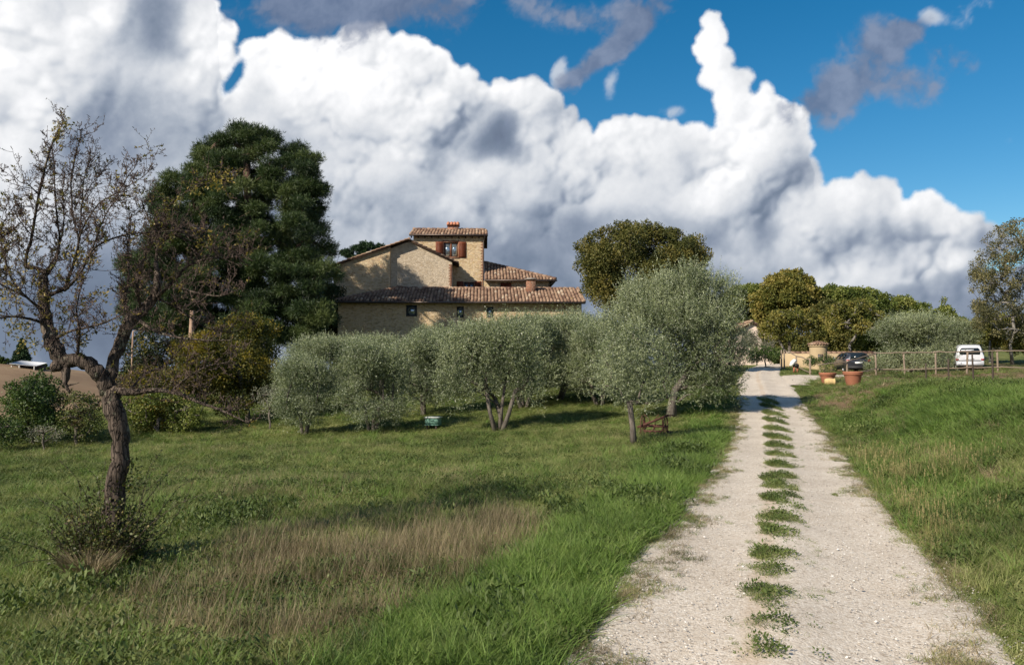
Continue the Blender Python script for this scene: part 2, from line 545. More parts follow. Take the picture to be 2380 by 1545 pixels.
# ------------------------------------------------------------------ sky dome (front half; the world's own sky closes it behind)
def build_sky():
    AZ = np.radians(np.arange(-58, 58.01, 0.085))
    EL = np.radians(np.arange(-1.5, 33.01, 0.085))
    az, el = np.meshgrid(AZ, EL)
    R = 6000.0
    x, y, z = R * np.sin(az) * np.cos(el), R * np.cos(az) * np.cos(el), R * np.sin(el)
    ox, oy = to_photo(x, y, z + CAM_Z)
    ox, oy = ox.astype(np.float32), oy.astype(np.float32)
    alpha, lum, wa, wl, pa = cloud_fields(ox, oy, F_PX * rad(0.085))
    ny, nx = ox.shape
    V = np.stack([x, y, z + CAM_Z], -1).reshape(-1, 3)
    i = np.arange(ny - 1)[:, None] * nx
    j = np.arange(nx - 1)[None, :]
    Q = np.stack([i + j, i + nx + j, i + nx + j + 1, i + j + 1], -1).reshape(-1, 4)
    m = MA()
    m.add(V, quads=Q, val=lum.ravel())
    mat = bpy.data.materials.new('sky_air')
    mat.use_nodes = True
    t = mat.node_tree
    t.nodes.clear()
    N = NT(t)
    geo = N.node('ShaderNodeNewGeometry')
    d = N.vmath('NORMALIZE', geo.outputs['Position'])
    blue = sky_colour(N, d)
    dn = N.vmath('SCALE', d, scale=1.0)
    fine = N.noise(dn, 150.0, 4.0, 0.65)
    lum_ = N.attr('v') + (fine - 0.5) * 0.11
    cc = N.ramp(N.smooth(lum_, -0.4, 1.1, typ='LINEAR'), [((p + .4) / 1.5, c) for p, c in
                [(-0.35, (.110, .140, .20)), (0, (.155, .195, .265)), (.2, (.225, .265, .34)), (.4, (.33, .37, .435)), (.62, (.475, .505, .555)), (.85, (.63, .645, .67)), (1.15, (.82, .82, .83))]])
    al = N.smooth(N.attr('alpha') + (fine - 0.5) * N.smooth(N.math('ABSOLUTE', N.attr('alpha') - .5), 0.0, .5, 1.1, 0.0, typ='LINEAR'), 0.08, 0.92, typ='LINEAR')
    c = N.mix(al, blue, cc)
    c = N.mix(N.attr('pa'), c, (.50, .54, .60))
    c = N.mix(N.attr('wa'), c, N.ramp(N.attr('wl'), [(.3, (.12, .155, .24)), (.7, (.20, .24, .335))]))
    em = N.node('ShaderNodeEmission')
    N.link(c, em.inputs[0])
    out = N.node('ShaderNodeOutputMaterial')
    t.links.new(em.outputs[0], out.inputs[0])
    mat.cycles.emission_sampling = 'NONE'
    o = m.build('sky', mat, smooth=True)
    for n_, a_ in (('alpha', alpha), ('wa', wa), ('wl', wl), ('pa', pa)):
        at = o.data.attributes.new(n_, 'FLOAT', 'POINT')
        at.data.foreach_set('value', np.ascontiguousarray(a_.ravel(), np.float32))
    tag(o, kind='structure')


build_sky()


# ------------------------------------------------------------------ materials
def new_mat(name):
    m = bpy.data.materials.new(name)
    m.use_nodes = True
    m.node_tree.nodes.clear()
    N = NT(m.node_tree)
    out = N.node('ShaderNodeOutputMaterial')
    return m, N, out


def principled(N, out, col, rough=0.8, spec=0.3, metal=0.0, normal=None, coat=0.0):
    b = N.node('ShaderNodeBsdfPrincipled')
    N.link(col, b.inputs['Base Color'])
    N.link(rough, b.inputs['Roughness'])
    b.inputs['Specular IOR Level'].default_value = spec
    b.inputs['Metallic'].default_value = metal
    b.inputs['Coat Weight'].default_value = coat
    if normal is not None:
        N.link(normal, b.inputs['Normal'])
    N.link(b.outputs[0], out.inputs[0])
    return b


def plain(name, col, rough=0.7, spec=0.3, metal=0.0, var=0.15, scale=8.0, bump=0.0, coat=0.0):
    """a paint / metal / wood with slight mottling"""
    m, N, out = new_mat(name)
    tc = N.node('ShaderNodeTexCoord')
    n = N.noise(tc.outputs['Object'], scale, 5.0, 0.6)
    a = tuple(c * (1 - var) for c in col)
    b = tuple(min(1, c * (1 + var)) for c in col)
    c = N.mix(n, a, b)
    nor = N.bump(n, bump, 0.01) if bump else None
    principled(N, out, c, rough, spec, metal, nor, coat)
    return m


def leaf_mat(name, cols, trans=0.28, rough=0.55, spec=0.25, patch=0.5, gloss=True, back=None):
    """foliage: colour from the per-leaf value, patched over the plant; part of the light passes through"""
    m, N, out = new_mat(name)
    v = N.attr('v')
    tc = N.node('ShaderNodeTexCoord')
    n = N.noise(tc.outputs['Object'], patch, 3.0, 0.55)
    oi = N.node('ShaderNodeObjectInfo')
    f = v * 0.72 + (n - 0.5) * 0.9 + 0.14 + (E(N, oi.outputs['Random']) - .5) * .16
    c = N.ramp(f, [((i + .5) / len(cols), k) for i, k in enumerate(cols)])
    if back is not None:
        g = N.node('ShaderNodeNewGeometry')
        c = N.mix(E(N, g.outputs['Backfacing']), c, back)
    b = N.node('ShaderNodeBsdfPrincipled')
    N.link(c, b.inputs['Base Color'])
    b.inputs['Roughness'].default_value = rough
    b.inputs['Specular IOR Level'].default_value = spec
    tr = N.node('ShaderNodeBsdfTranslucent')
    N.link(N.mix(1.0, c, (1.3, 1.35, .7), 'MULTIPLY'), tr.inputs[0])
    mx = N.node('ShaderNodeMixShader')
    mx.inputs[0].default_value = trans
    N.link(b.outputs[0], mx.inputs[1])
    N.link(tr.outputs[0], mx.inputs[2])
    N.link(mx.outputs[0], out.inputs[0])
    return m


def bark_mat(name, c0, c1, lichen=None, lam=0.5, scale=14.0, cracks=False):
    m, N, out = new_mat(name)
    tc = N.node('ShaderNodeTexCoord')
    mp = N.node('ShaderNodeMapping')
    N.link(tc.outputs['Object'], mp.inputs[0])
    mp.inputs['Scale'].default_value = (1, 1, .22)
    n = N.noise(mp.outputs[0], scale, 6.0, 0.65, dist=0.6)
    c = N.ramp(n, [(.3, c0), (.65, c1)])
    h = n
    if cracks:
        cv = N.voronoi(N.vmath('ADD', mp.outputs[0], N.vmath('SCALE', N.noise(mp.outputs[0], 12.0, 3.0, .6, color=True), scale=.06)), 26.0, feature='DISTANCE_TO_EDGE')
        ck = N.smooth(cv, .0, .12)
        c = N.mix(ck * .55 + .45, (.012, .010, .009), c)
        h = n * .8 + ck * .7
    if lichen is not None:
        l = N.noise(tc.outputs['Object'], 9.0, 5.0, 0.7)
        c = N.mix(N.smooth(l, lam, lam + .16) * .85, c, lichen)
    principled(N, out, c, 0.9, 0.15, normal=N.bump(h, 0.9, 0.03))
    return m


M = {}
M['bark_fruit'] = bark_mat('bark_fruit', (.020, .015, .013), (.16, .125, .10), (.25, .25, .18), .56, 20, True)
M['bark_olive'] = bark_mat('bark_olive', (.05, .042, .035), (.19, .165, .14), scale=18)
M['bark_pine'] = bark_mat('bark_pine', (.05, .035, .03), (.20, .13, .095), scale=8)
M['bark_grey'] = bark_mat('bark_grey', (.10, .09, .08), (.30, .28, .25), scale=10)
M['twig'] = bark_mat('twig', (.045, .030, .028), (.17, .125, .105), (.26, .22, .09), .58, 20)
M['olive'] = leaf_mat('olive_leaf', [(.040, .062, .016), (.095, .130, .040), (.20, .24, .095), (.40, .44, .25)], .12, .40, .5, .9, back=(.23, .26, .165))
M['pine'] = leaf_mat('pine_needle', [(.016, .030, .014), (.032, .056, .019), (.060, .092, .028), (.11, .14, .045)], .12, .5, .3, .25)
M['cedar'] = leaf_mat('cedar_needle', [(.015, .035, .016), (.03, .062, .026), (.05, .09, .034)], .08, .5, .3, .25)
M['autumn'] = leaf_mat('autumn_leaf', [(.035, .045, .012), (.085, .09, .018), (.17, .14, .022), (.30, .22, .035)], .30, .5, .25, .45)
M['oak'] = leaf_mat('oak_leaf', [(.034, .044, .014), (.070, .080, .022), (.115, .115, .030), (.175, .145, .038)], .18, .55, .25, .35)
M['green'] = leaf_mat('green_leaf', [(.040, .064, .015), (.11, .145, .034), (.19, .22, .055), (.29, .29, .09)], .28, .5, .25, .35)
M['brown_green'] = leaf_mat('mixed_leaf', [(.050, .062, .014), (.13, .14, .032), (.22, .20, .048), (.32, .26, .075)], .26, .55, .25, .22)
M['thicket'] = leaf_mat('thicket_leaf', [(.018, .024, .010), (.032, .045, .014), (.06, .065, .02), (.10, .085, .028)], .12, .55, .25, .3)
M['airy'] = leaf_mat('airy_leaf', [(.055, .058, .028), (.13, .125, .055), (.21, .19, .085), (.30, .25, .12)], .25, .55, .25, .3)
M['bush'] = leaf_mat('bush_leaf', [(.020, .036, .012), (.045, .080, .022), (.085, .13, .034), (.14, .17, .05)], .22, .5, .25, .8)
M['bramble'] = leaf_mat('bramble_leaf', [(.060, .040, .022), (.060, .078, .024), (.11, .14, .038), (.20, .17, .06)], .25, .5, .3, 1.5)
M['fruit_leaf'] = leaf_mat('fruit_leaf', [(.06, .075, .025), (.15, .14, .04), (.30, .22, .05), (.42, .34, .14)], .30, .5, .25, 1.2)
M['grey_leaf'] = leaf_mat('grey_leaf', [(.09, .095, .07), (.17, .18, .13), (.28, .28, .20)], .2, .6, .2, 1.0)

M['iron'] = plain('rusty_iron', (.10, .045, .035), .85, .2, 0, .5, 12, .3)
M['black'] = plain('black_rubber', (.016, .016, .017), .6, .3)
M['wood'] = plain('weathered_wood', (.24, .19, .145), .9, .15, 0, .35, 6, .3)
M['wood_dark'] = plain('dark_wood', (.07, .055, .045), .9, .15, 0, .35, 6, .3)


# ------------------------------------------------------------------ the lie of the land
RC_Y = np.array([-60, -20, 0, 4.6, 7.1, 9.4, 18.9, 28.3, 37.7, 44, 50, 58, 66, 80, 110], float)
RC_X = np.array([-20, -6.8, .02, 1.57, 2.44, 3.22, 6.40, 9.32, 12.0, 13.75, 15.6, 18.4, 21.5, 28, 44], float)
RZ_Y = np.array([-60, 0, 5, 10, 19, 24, 28.3, 33, 38, 44, 50, 58, 65, 80, 120, 200, 400, 5000], float)
RZ_Z = np.array([.3, 0, -.03, -.10, -.24, -.16, .02, .36, .68, 1.0, 1.25, 1.52, 1.78, 1.95, 1.6, -4, -16, -16], float)
_yy = np.linspace(-60, 400, 4601)
_zz = np.interp(_yy, RZ_Y, RZ_Z)
_k = np.hanning(45); _k /= _k.sum()
_zs = np.convolve(np.pad(_zz, 22, mode='edge'), _k, mode='valid')
_xx = np.interp(_yy, RC_Y, RC_X)
_xs = np.convolve(np.pad(_xx, 22, mode='edge'), _k, mode='valid')
HALF = 1.32
PL_Y = np.array([-60, 0, 20, 30, 36, 45, 60, 72, 90, 110, 150, 220, 400, 5000], float)
PL_Z = np.array([.9, .95, .95, 1.0, .92, 1.03, 1.22, 1.75, 3.0, 3.5, 3.2, -3, -16, -16], float)


def road_x(y): return np.interp(y, _yy, _xs)
def road_z(y): return np.interp(y, _yy, _zs)


def ground_z(x, y, detail=True):
    x = np.asarray(x, float); y = np.asarray(y, float)
    rx, rz = road_x(y), road_z(y)
    rz = np.where(y > 400, -16, rz)
    left = (rx - HALF) - x
    right = x - (rx + HALF)
    zl = rz - .02 - .045 * np.clip(left, 0, 60) - .0022 * np.clip(left - 27, 0, 60) ** 2
    pl = np.interp(y, PL_Y, PL_Z) + .022 * np.clip(x - 24, 0, 14)
    t = sst(right, .15, 4.2)
    zr = rz - .02 + (pl - rz + .02) * t
    z = np.where(left > 0, zl, np.where(right > 0, zr, rz - .02))
    if detail:
        w = np.clip(np.maximum(left, right) / 1.2, 0, 1)
        xf, yf = x.astype(np.float32), y.astype(np.float32)
        z = z + w * ((fbm2(xf, yf, .45, 3, .5, 41) - .5) * .16 + (fbm2(xf, yf, .08, 2, .5, 42) - .5) * .25)
    return z


def gz(x, y): return float(ground_z(np.array([x]), np.array([y]))[0])


def hit(ox, oy, dmin=3.0, dmax=110.0):
    """where the view ray through (ox, oy) meets the ground"""
    a, b = view_ray(ox, oy)
    D = np.arange(dmin, dmax, .04)
    g = ground_z(a * D, D) - (CAM_Z + b * D)
    k = np.argmax(g >= 0)
    d = D[k] if g[k] >= 0 else dmax
    return Vector((a * d, d, float(ground_z(np.array([a * d]), np.array([d]))[0])))


def on_ground(ox, D, oy=850):
    """a point on the ground at depth D under column ox"""
    a, b = view_ray(ox, oy)
    return Vector((a * D, D, gz(a * D, D)))


# ---- what grows where, authored in photograph coordinates and fixed to the ground
def zones(x, y, z):
    ox, oy = to_photo(x, y, z)
    ox = ox.astype(np.float32); oy = oy.astype(np.float32)
    xf, yf = x.astype(np.float32), y.astype(np.float32)
    n1 = fbm2(xf, yf, .55, 4, .55, 51); n2 = fbm2(xf, yf, 1.6, 3, .55, 52)
    wx, wy = ox + (n1 - .5) * 120 + (n2 - .5) * 50, oy + (n2 - .5) * 40 + (n1 - .5) * 40
    left = (road_x(y) - HALF) - x
    right = x - (road_x(y) + HALF)
    dry = blobsum(wx, wy, [(880, 1300, 600, 150, 4, .75), (1120, 1240, 260, 85, 8, .8), (700, 1400, 560, 160, 4, .6), (560, 1150, 430, 70, 0, .5), (960, 1120, 330, 36, 0, .5), (740, 1470, 480, 150, 0, .85),
                           (350, 1420, 200, 70, 0, .45), (620, 1050, 500, 26, 0, .3), (60, 1060, 200, 16, 0, .5), (260, 1250, 160, 60, 0, .25), (350, 1500, 300, 80, 0, .4), (1420, 1012, 150, 26, 0, .4)])
    lushline = np.interp(wy, [900, 1010, 1050, 1200, 1290, 1400, 1545, 1800], [1600, 1590, 1530, 1330, 1215, 1010, 800, 300])
    lush = sst(wx - lushline, -20, 60) * (left > 0)
    dry = dry * (1 - lush) * (left > 0)
    dryr = blobsum(wx, wy, [(2200, 868, 380, 34, 0, 1.3), (2060, 880, 160, 30, 0, .9), (1985, 905, 150, 34, 0, .6), (2080, 985, 80, 50, 20, 1.0), (2180, 1060, 80, 34, -10, 1.0), (2350, 1025, 60, 34, 0, 1.1), (2320, 1120, 70, 30, 0, .9), (1950, 935, 110, 34, 10, .9), (2240, 1300, 160, 130, 30, .35), (2010, 1040, 60, 90, 20, .5), (2100, 1180, 90, 40, 0, .4)])
    lushr = blobsum(wx, wy, [(2180, 960, 420, 120, 0, .8), (2300, 940, 300, 70, 0, .5), (2150, 1150, 300, 200, 30, .5)])
    dry = np.where(right > 0, dryr, dry)
    lush = np.where(right > 0, lushr, lush)
    dry = np.clip(dry + (n2 - .5) * .5 * (dry > .1), 0, 1)
    return ox, oy, np.clip(dry, 0, 1), np.clip(lush, 0, 1), left, right, n1, n2


def build_ground():
    u = np.linspace(-1, 1, 520)
    xs = np.sinh(u * 7.2) / np.sinh(7.2) * 3600
    tt = np.linspace(0, 1, 560)
    ys = -14 + np.sinh(tt * 6.6) / np.sinh(6.6) * 4600
    # denser columns follow the road: shift the grid to the road's course near the camera
    x, y = np.meshgrid(xs, ys)
    sh = np.interp(y, [-14, 80, 200], [1, 1, 0]) * road_x(np.clip(y, -60, 110)) * .45
    x = x + sh
    z = ground_z(x, y)
    _, _, dry, lush, left, right, n1, n2 = zones(x, np.maximum(y, .5), z)
    nx, ny = len(xs), len(ys)
    i = np.arange(ny - 1)[:, None] * nx
    j = np.arange(nx - 1)[None, :]
    Q = np.stack([i + j, i + j + 1, i + nx + j + 1, i + nx + j], -1).reshape(-1, 4)
    m = MA().add(np.stack([x, y, z], -1).reshape(-1, 3), quads=Q, val=dry.ravel())
    mat, N, out = new_mat('meadow_soil')
    geo = N.node('ShaderNodeNewGeometry')
    pos = geo.outputs['Position']
    n_a = N.noise(pos, 1.1, 5.0, 0.6)
    n_b = N.noise(pos, 9.0, 5.0, 0.7)
    n_c = N.noise(pos, .12, 3.0, 0.6)
    gcol = N.ramp(n_a + (n_b - .5) * 1.1 + (n_c - .5) * .8, [(.3, (.070, .086, .026)), (.5, (.12, .142, .042)), (.68, (.18, .185, .065))])
    dcol = N.ramp(n_b + (n_a - .5) * .5, [(.3, (.10, .070, .040)), (.5, (.20, .135, .080)), (.7, (.28, .20, .125))])
    c = N.mix(N.smooth(N.attr('v') + (n_b - .5) * .5, .25, .8), gcol, dcol)
    principled(N, out, c, .95, .1, normal=N.bump(n_b, .8, .06))
    o = m.build('ground', mat, smooth=True)
    tag(o, kind='structure')
    return o


build_ground()


def build_road():
    mat, N, out = new_mat('white_gravel')
    geo = N.node('ShaderNodeNewGeometry')
    pos = geo.outputs['Position']
    big = N.noise(pos, .7, 4.0, .6)
    med = N.noise(pos, 14.0, 6.0, .7)
    vor = N.node('ShaderNodeTexVoronoi')
    vor.inputs['Scale'].default_value = 85.0
    N.link(pos, vor.inputs['Vector'])
    vor2 = N.node('ShaderNodeTexVoronoi')
    vor2.inputs['Scale'].default_value = 40.0
    N.link(pos, vor2.inputs['Vector'])
    sp = N.node('ShaderNodeSeparateColor')
    N.link(vor.outputs['Color'], sp.inputs[0])
    sp2 = N.node('ShaderNodeSeparateColor')
    N.link(vor2.outputs['Color'], sp2.inputs[0])
    stone = N.ramp(E(N, sp.outputs[0]), [(.0, (.40, .34, .28)), (.08, (.54, .475, .395)), (.5, (.60, .54, .46)), (.9, (.66, .60, .52)), (1.0, (.74, .70, .64))])
    tint = N.ramp(E(N, sp2.outputs[0]), [(.0, (.62, .58, .54)), (.10, (.92, .89, .86)), (.9, (1, 1, 1)), (1.0, (1.1, 1.1, 1.12))])
    c = N.mix(1.0, stone, tint, 'MULTIPLY')
    # sandy dust where the wheels have not thrown stones, at the hump and along the edges
    dust = N.smooth(N.attr('v') + (big - .5) * .9 + (med - .5) * .7, .55, .95)
    c = N.mix(dust * .75, c, N.mix(med, (.44, .33, .23), (.56, .46, .35)))
    c = N.mix(1.0, c, N.ramp(N.noise(pos, .9, 5.0, .6), [(.3, (.88, .85, .81)), (.6, (1.05, 1.04, 1.02))]), 'MULTIPLY')
    dark = N.smooth(med + (big - .5) * .4, .62, .78)
    c = N.mix(dark * .30, c, (.33, .28, .23))
    h = E(N, vor.outputs['Distance']) * -1.0 + E(N, vor2.outputs['Distance']) * -.9 + med * .6
    principled(N, out, c, .9, .2, normal=N.bump(h, .4, .009))
    m = MA()
    ys = np.concatenate([np.arange(-12, 24, .10), np.arange(24, 86, .25)])
    ts = np.linspace(-1, 1, 31)
    y, t = np.meshgrid(ys, ts, indexing='ij')
    yf = y.astype(np.float32)
    side = np.where(t > 0, 30.0, 0.0).astype(np.float32)
    edge = 1 + ((fbm2(yf, side, .9, 5, .6, 61) - .5) * .34 + (fbm2(yf, side, .22, 2, .5, 62) - .5) * .22) * (np.abs(t) ** 2)
    wid = np.interp(y, [0, 40, 50, 86], [HALF, HALF, 1.15, 1.1])
    slope = np.gradient(road_x(ys), ys)[:, None]
    x = road_x(y) + t * wid * edge * np.sqrt(1 + slope ** 2)
    prof = .030 * np.exp(-(t / .16) ** 2) - .022 * np.exp(-((np.abs(t) - .5) / .22) ** 2) - .035 * sst(np.abs(t), .88, 1.0)
    z = road_z(y) + .012 + prof + (fbm2(x.astype(np.float32), yf, 1.3, 3, .5, 63) - .5) * .03
    z = np.where(np.abs(t) > .97, z - .02, z)
    nx, ny = len(ts), len(ys)
    i = np.arange(ny - 1)[:, None] * nx
    j = np.arange(nx - 1)[None, :]
    Q = np.stack([i + j, i + j + 1, i + nx + j + 1, i + nx + j], -1).reshape(-1, 4)
    m.add(np.stack([x, y, z], -1).reshape(-1, 3), quads=Q, val=(.72 * np.exp(-((t + .16) / .15) ** 2) + .6 * sst(np.abs(t), .8, 1) + .12).ravel())
    tag(m.build('gravel_road', mat, smooth=True), kind='structure')
    # the drive that forks off towards the cars
    m = MA()
    cy = np.array([39.5, 42.5, 45.0, 46.6, 47.6, 48.4]); cx = np.array([12.9, 14.3, 16.0, 17.7, 19.2, 20.6])
    s = np.linspace(0, 1, 60); k = np.linspace(0, 1, 6)
    X = np.interp(s, k, cx); Y = np.interp(s, k, cy)
    for _ in range(3):
        X[1:-1] = (X[:-2] + X[1:-1] * 2 + X[2:]) / 4; Y[1:-1] = (Y[:-2] + Y[1:-1] * 2 + Y[2:]) / 4
    dx, dy = np.gradient(X), np.gradient(Y)
    L = np.hypot(dx, dy); nx_, ny_ = -dy / L, dx / L
    tt = np.linspace(-1, 1, 13)
    w = (1.35 + .25 * (fbm2(X.astype(np.float32), Y.astype(np.float32), .8, 4, .6, 64) - .5))[:, None] * np.interp(s, [0, .3, 1], [1.4, 1.1, 1.0])[:, None]
    x = X[:, None] + nx_[:, None] * tt * w; y = Y[:, None] + ny_[:, None] * tt * w
    z = ground_z(x, y, False) + .07 - .05 * (np.abs(tt) > .95)
    inside = (np.abs(x - road_x(y)) < 1.25)
    z = np.where(inside, road_z(y) - .02, z)
    n1, n2 = 60, 13
    i = np.arange(n1 - 1)[:, None] * n2; j = np.arange(n2 - 1)[None, :]
    Q = np.stack([i + j, i + n2 + j, i + n2 + j + 1, i + j + 1], -1).reshape(-1, 4)
    m.add(np.stack([x, y, z], -1).reshape(-1, 3), quads=Q, val=.4)
    tag(m.build('gravel_drive', mat, smooth=True), kind='structure')
    return mat


M['gravel'] = build_road()


# ------------------------------------------------------------------ masonry and tiles
def stone_mat(name, cols, mortar, scale=3.2):
    m, N, out = new_mat(name)
    tc = N.node('ShaderNodeTexCoord')
    mp = N.node('ShaderNodeMapping')
    N.link(tc.outputs['Object'], mp.inputs[0])
    mp.inputs['Scale'].default_value = (1.0, 1.0, 2.1)
    wn = N.noise(mp.outputs[0], 2.0, 3.0, .6, color=True)
    pv = N.vmath('ADD', mp.outputs[0], N.vmath('SCALE', wn, scale=.22))
    v = N.node('ShaderNodeTexVoronoi')
    v.inputs['Scale'].default_value = scale
    N.link(pv, v.inputs['Vector'])
    d = N.voronoi(pv, scale, feature='DISTANCE_TO_EDGE')
    sc = N.node('ShaderNodeSeparateColor')
    N.link(v.outputs['Color'], sc.inputs[0])
    big = N.noise(tc.outputs['Object'], .45, 4.0, .6)
    fine = N.noise(tc.outputs['Object'], 9.0, 4.0, .6)
    f = E(N, sc.outputs[0]) * .75 + (big - .5) * .7 + (fine - .5) * .3 + .12
    c = N.ramp(f, [((i + .5) / len(cols), k) for i, k in enumerate(cols)])
    joint = N.smooth(d + (fine - .5) * .05, .015, .07)
    c = N.mix(joint, mortar, c)
    h = N.smooth(d, 0, .12) * .8 + fine * .3
    principled(N, out, c, .92, .15, normal=N.bump(h, .9, .04))
    return m


M['stone'] = stone_mat('stone_wall', [(.42, .29, .17), (.60, .44, .235), (.66, .505, .31), (.72, .58, .375), (.54, .37, .23)], (.64, .52, .36), 5.0)
M['stone_grey'] = stone_mat('stone_wall_pale', [(.47, .37, .26), (.56, .46, .33), (.62, .52, .39), (.64, .53, .40)], (.56, .48, .37), 5.5)
M['plaster'] = plain('pink_plaster', (.76, .62, .53), .9, .1, 0, .12, 1.2, .1)
M['plaster_yellow'] = plain('ochre_plaster', (.44, .34, .21), .9, .1, 0, .16, 2.0, .1)
M['brick'] = stone_mat('brick', [(.22, .09, .05), (.33, .14, .085), (.38, .19, .12)], (.36, .29, .22), 7.0)
M['shutter'] = plain('brown_shutter', (.17, .048, .022), .5, .35, 0, .2, 5)
M['frame'] = plain('wood_frame', (.23, .085, .04), .5, .3, 0, .2, 5)
M['frame_dark'] = plain('dark_frame', (.035, .035, .04), .4, .4, 0, .1, 5)
M['gutter'] = plain('copper_gutter', (.13, .10, .085), .45, .4, .4, .25, 3)
M['beam'] = plain('dark_beam', (.055, .035, .025), .9, .1, 0, .3, 6)


def tile_mat():
    m, N, out = new_mat('terracotta_tile')
    tc = N.node('ShaderNodeTexCoord')
    big = N.noise(tc.outputs['Object'], .7, 4.0, .6)
    fine = N.noise(tc.outputs['Object'], 12.0, 4.0, .65)
    f = N.attr('v') * .8 + (fine - .5) * .45 + (big - .5) * .4 + .1
    c = N.ramp(f, [(.08, (.10, .055, .045)), (.3, (.185, .115, .080)), (.5, (.25, .165, .115)), (.72, (.32, .215, .15)), (.92, (.43, .36, .27))])
    lich = N.noise(tc.outputs['Object'], 3.0, 5.0, .7)
    c = N.mix(N.smooth(lich, .60, .72) * .7, c, (.30, .235, .07))
    principled(N, out, c, .85, .2, normal=N.bump(fine, .5, .01))
    return m


M['tile'] = tile_mat()
rng = np.random.RandomState(3)


def tiles(m, eave0, eave1, up, length, lo=None, hi=None, pitch=.26, tl=.40, r=.105, roll_ends=True):
    """barrel tiles. eave0 -> eave1 runs along the eave, `up` is the unit vector up the slope;
    lo(s) / hi(s) give where each column starts and ends, s = metres along the eave"""
    e0, e1, up = np.array(eave0, float), np.array(eave1, float), np.array(up, float)
    W = np.linalg.norm(e1 - e0)
    a = (e1 - e0) / W
    nrm = np.cross(a, up)
    nrm /= np.linalg.norm(nrm)
    if nrm[2] < 0: nrm = -nrm
    n = int(round(W / pitch))
    th = np.linspace(0, PI, 7)
    for i in range(n):
        s = (i + .5) * W / n
        l0 = lo(s) if lo else 0.0
        l1 = hi(s) if hi else length
        k = max(1, int(math.ceil((l1 - l0) / tl)))
        if l1 - l0 < .1: continue
        # channel between the barrels
        for cc in (0,):
            p = e0 + a * (s - W / n / 2) + up * l0
            q = e0 + a * (s + W / n / 2) + up * l0
            d = up * (l1 - l0)
            m.add([p - nrm * .01, q - nrm * .01, q + d - nrm * .01, p + d - nrm * .01], quads=[(0, 1, 2, 3)], val=.12 + .2 * rng.rand())
        for j in range(k):
            b0, b1 = l0 + j * tl, min(l0 + (j + 1) * tl + .05, l1)
            if b1 - b0 < .05: continue
            r0, r1 = r * (1.12 + .1 * rng.rand()), r * .86
            jx = (rng.rand() - .5) * .03
            v = []
            for bb, rr, lift in ((b0, r0, .035), (b1, r1, .0)):
                c = e0 + a * (s + jx) + up * bb + nrm * lift
                for t in th:
                    v.append(c + a * (math.cos(t) * rr) + nrm * (math.sin(t) * rr * .95))
            qs = [(t, t + 1, 7 + t + 1, 7 + t) for t in range(6)]
            ts = [(0, t + 1, t) for t in range(1, 6)]
            m.add(v, quads=qs, tris=ts if roll_ends else None, val=np.clip(rng.normal(.5, .24), 0, 1))


def roof_slab(m, pts, th=.12):
    """thin slab under the tiles; pts a planar convex outline seen from above"""
    n = len(pts)
    P_ = [np.array(p, float) for p in pts]
    lo = [p - np.array([0, 0, th]) for p in P_]
    v = P_ + lo
    m.add(v, quads=[(i, (i + 1) % n, n + (i + 1) % n, n + i) for i in range(n)], tris=[(0, i, i + 1) for i in range(1, n - 1)] + [(n, n + i + 1, n + i) for i in range(1, n - 1)], val=.3)


def wall_with_holes(m, x0, x1, z0, z1, y, holes, th=.35):
    """a wall facing the camera (south) at depth y with rectangular openings and their reveals"""
    xs = sorted({x0, x1, *[h[0] for h in holes], *[h[1] for h in holes]})
    zs = sorted({z0, z1, *[h[2] for h in holes], *[h[3] for h in holes]})
    for i in range(len(xs) - 1):
        for j in range(len(zs) - 1):
            cx, cz = (xs[i] + xs[i + 1]) / 2, (zs[j] + zs[j + 1]) / 2
            if any(h[0] < cx < h[1] and h[2] < cz < h[3] for h in holes): continue
            m.add([(xs[i], y, zs[j]), (xs[i + 1], y, zs[j]), (xs[i + 1], y, zs[j + 1]), (xs[i], y, zs[j + 1])], quads=[(0, 1, 2, 3)])
    for a, b, c, d in holes:
        for q in (((a, y, c), (a, y, d), (a, y + th, d), (a, y + th, c)), ((b, y, d), (b, y, c), (b, y + th, c), (b, y + th, d)),
                  ((a, y, d), (b, y, d), (b, y + th, d), (a, y + th, d)), ((b, y, c), (a, y, c), (a, y + th, c), (b, y + th, c))):
            m.add(q, quads=[(0, 1, 2, 3)])


def glass_mat():
    m, N, out = new_mat('window_glass')
    b = principled(N, out, (.34, .42, .48), .07, .9, metal=.75)
    return m


M['glass'] = glass_mat()


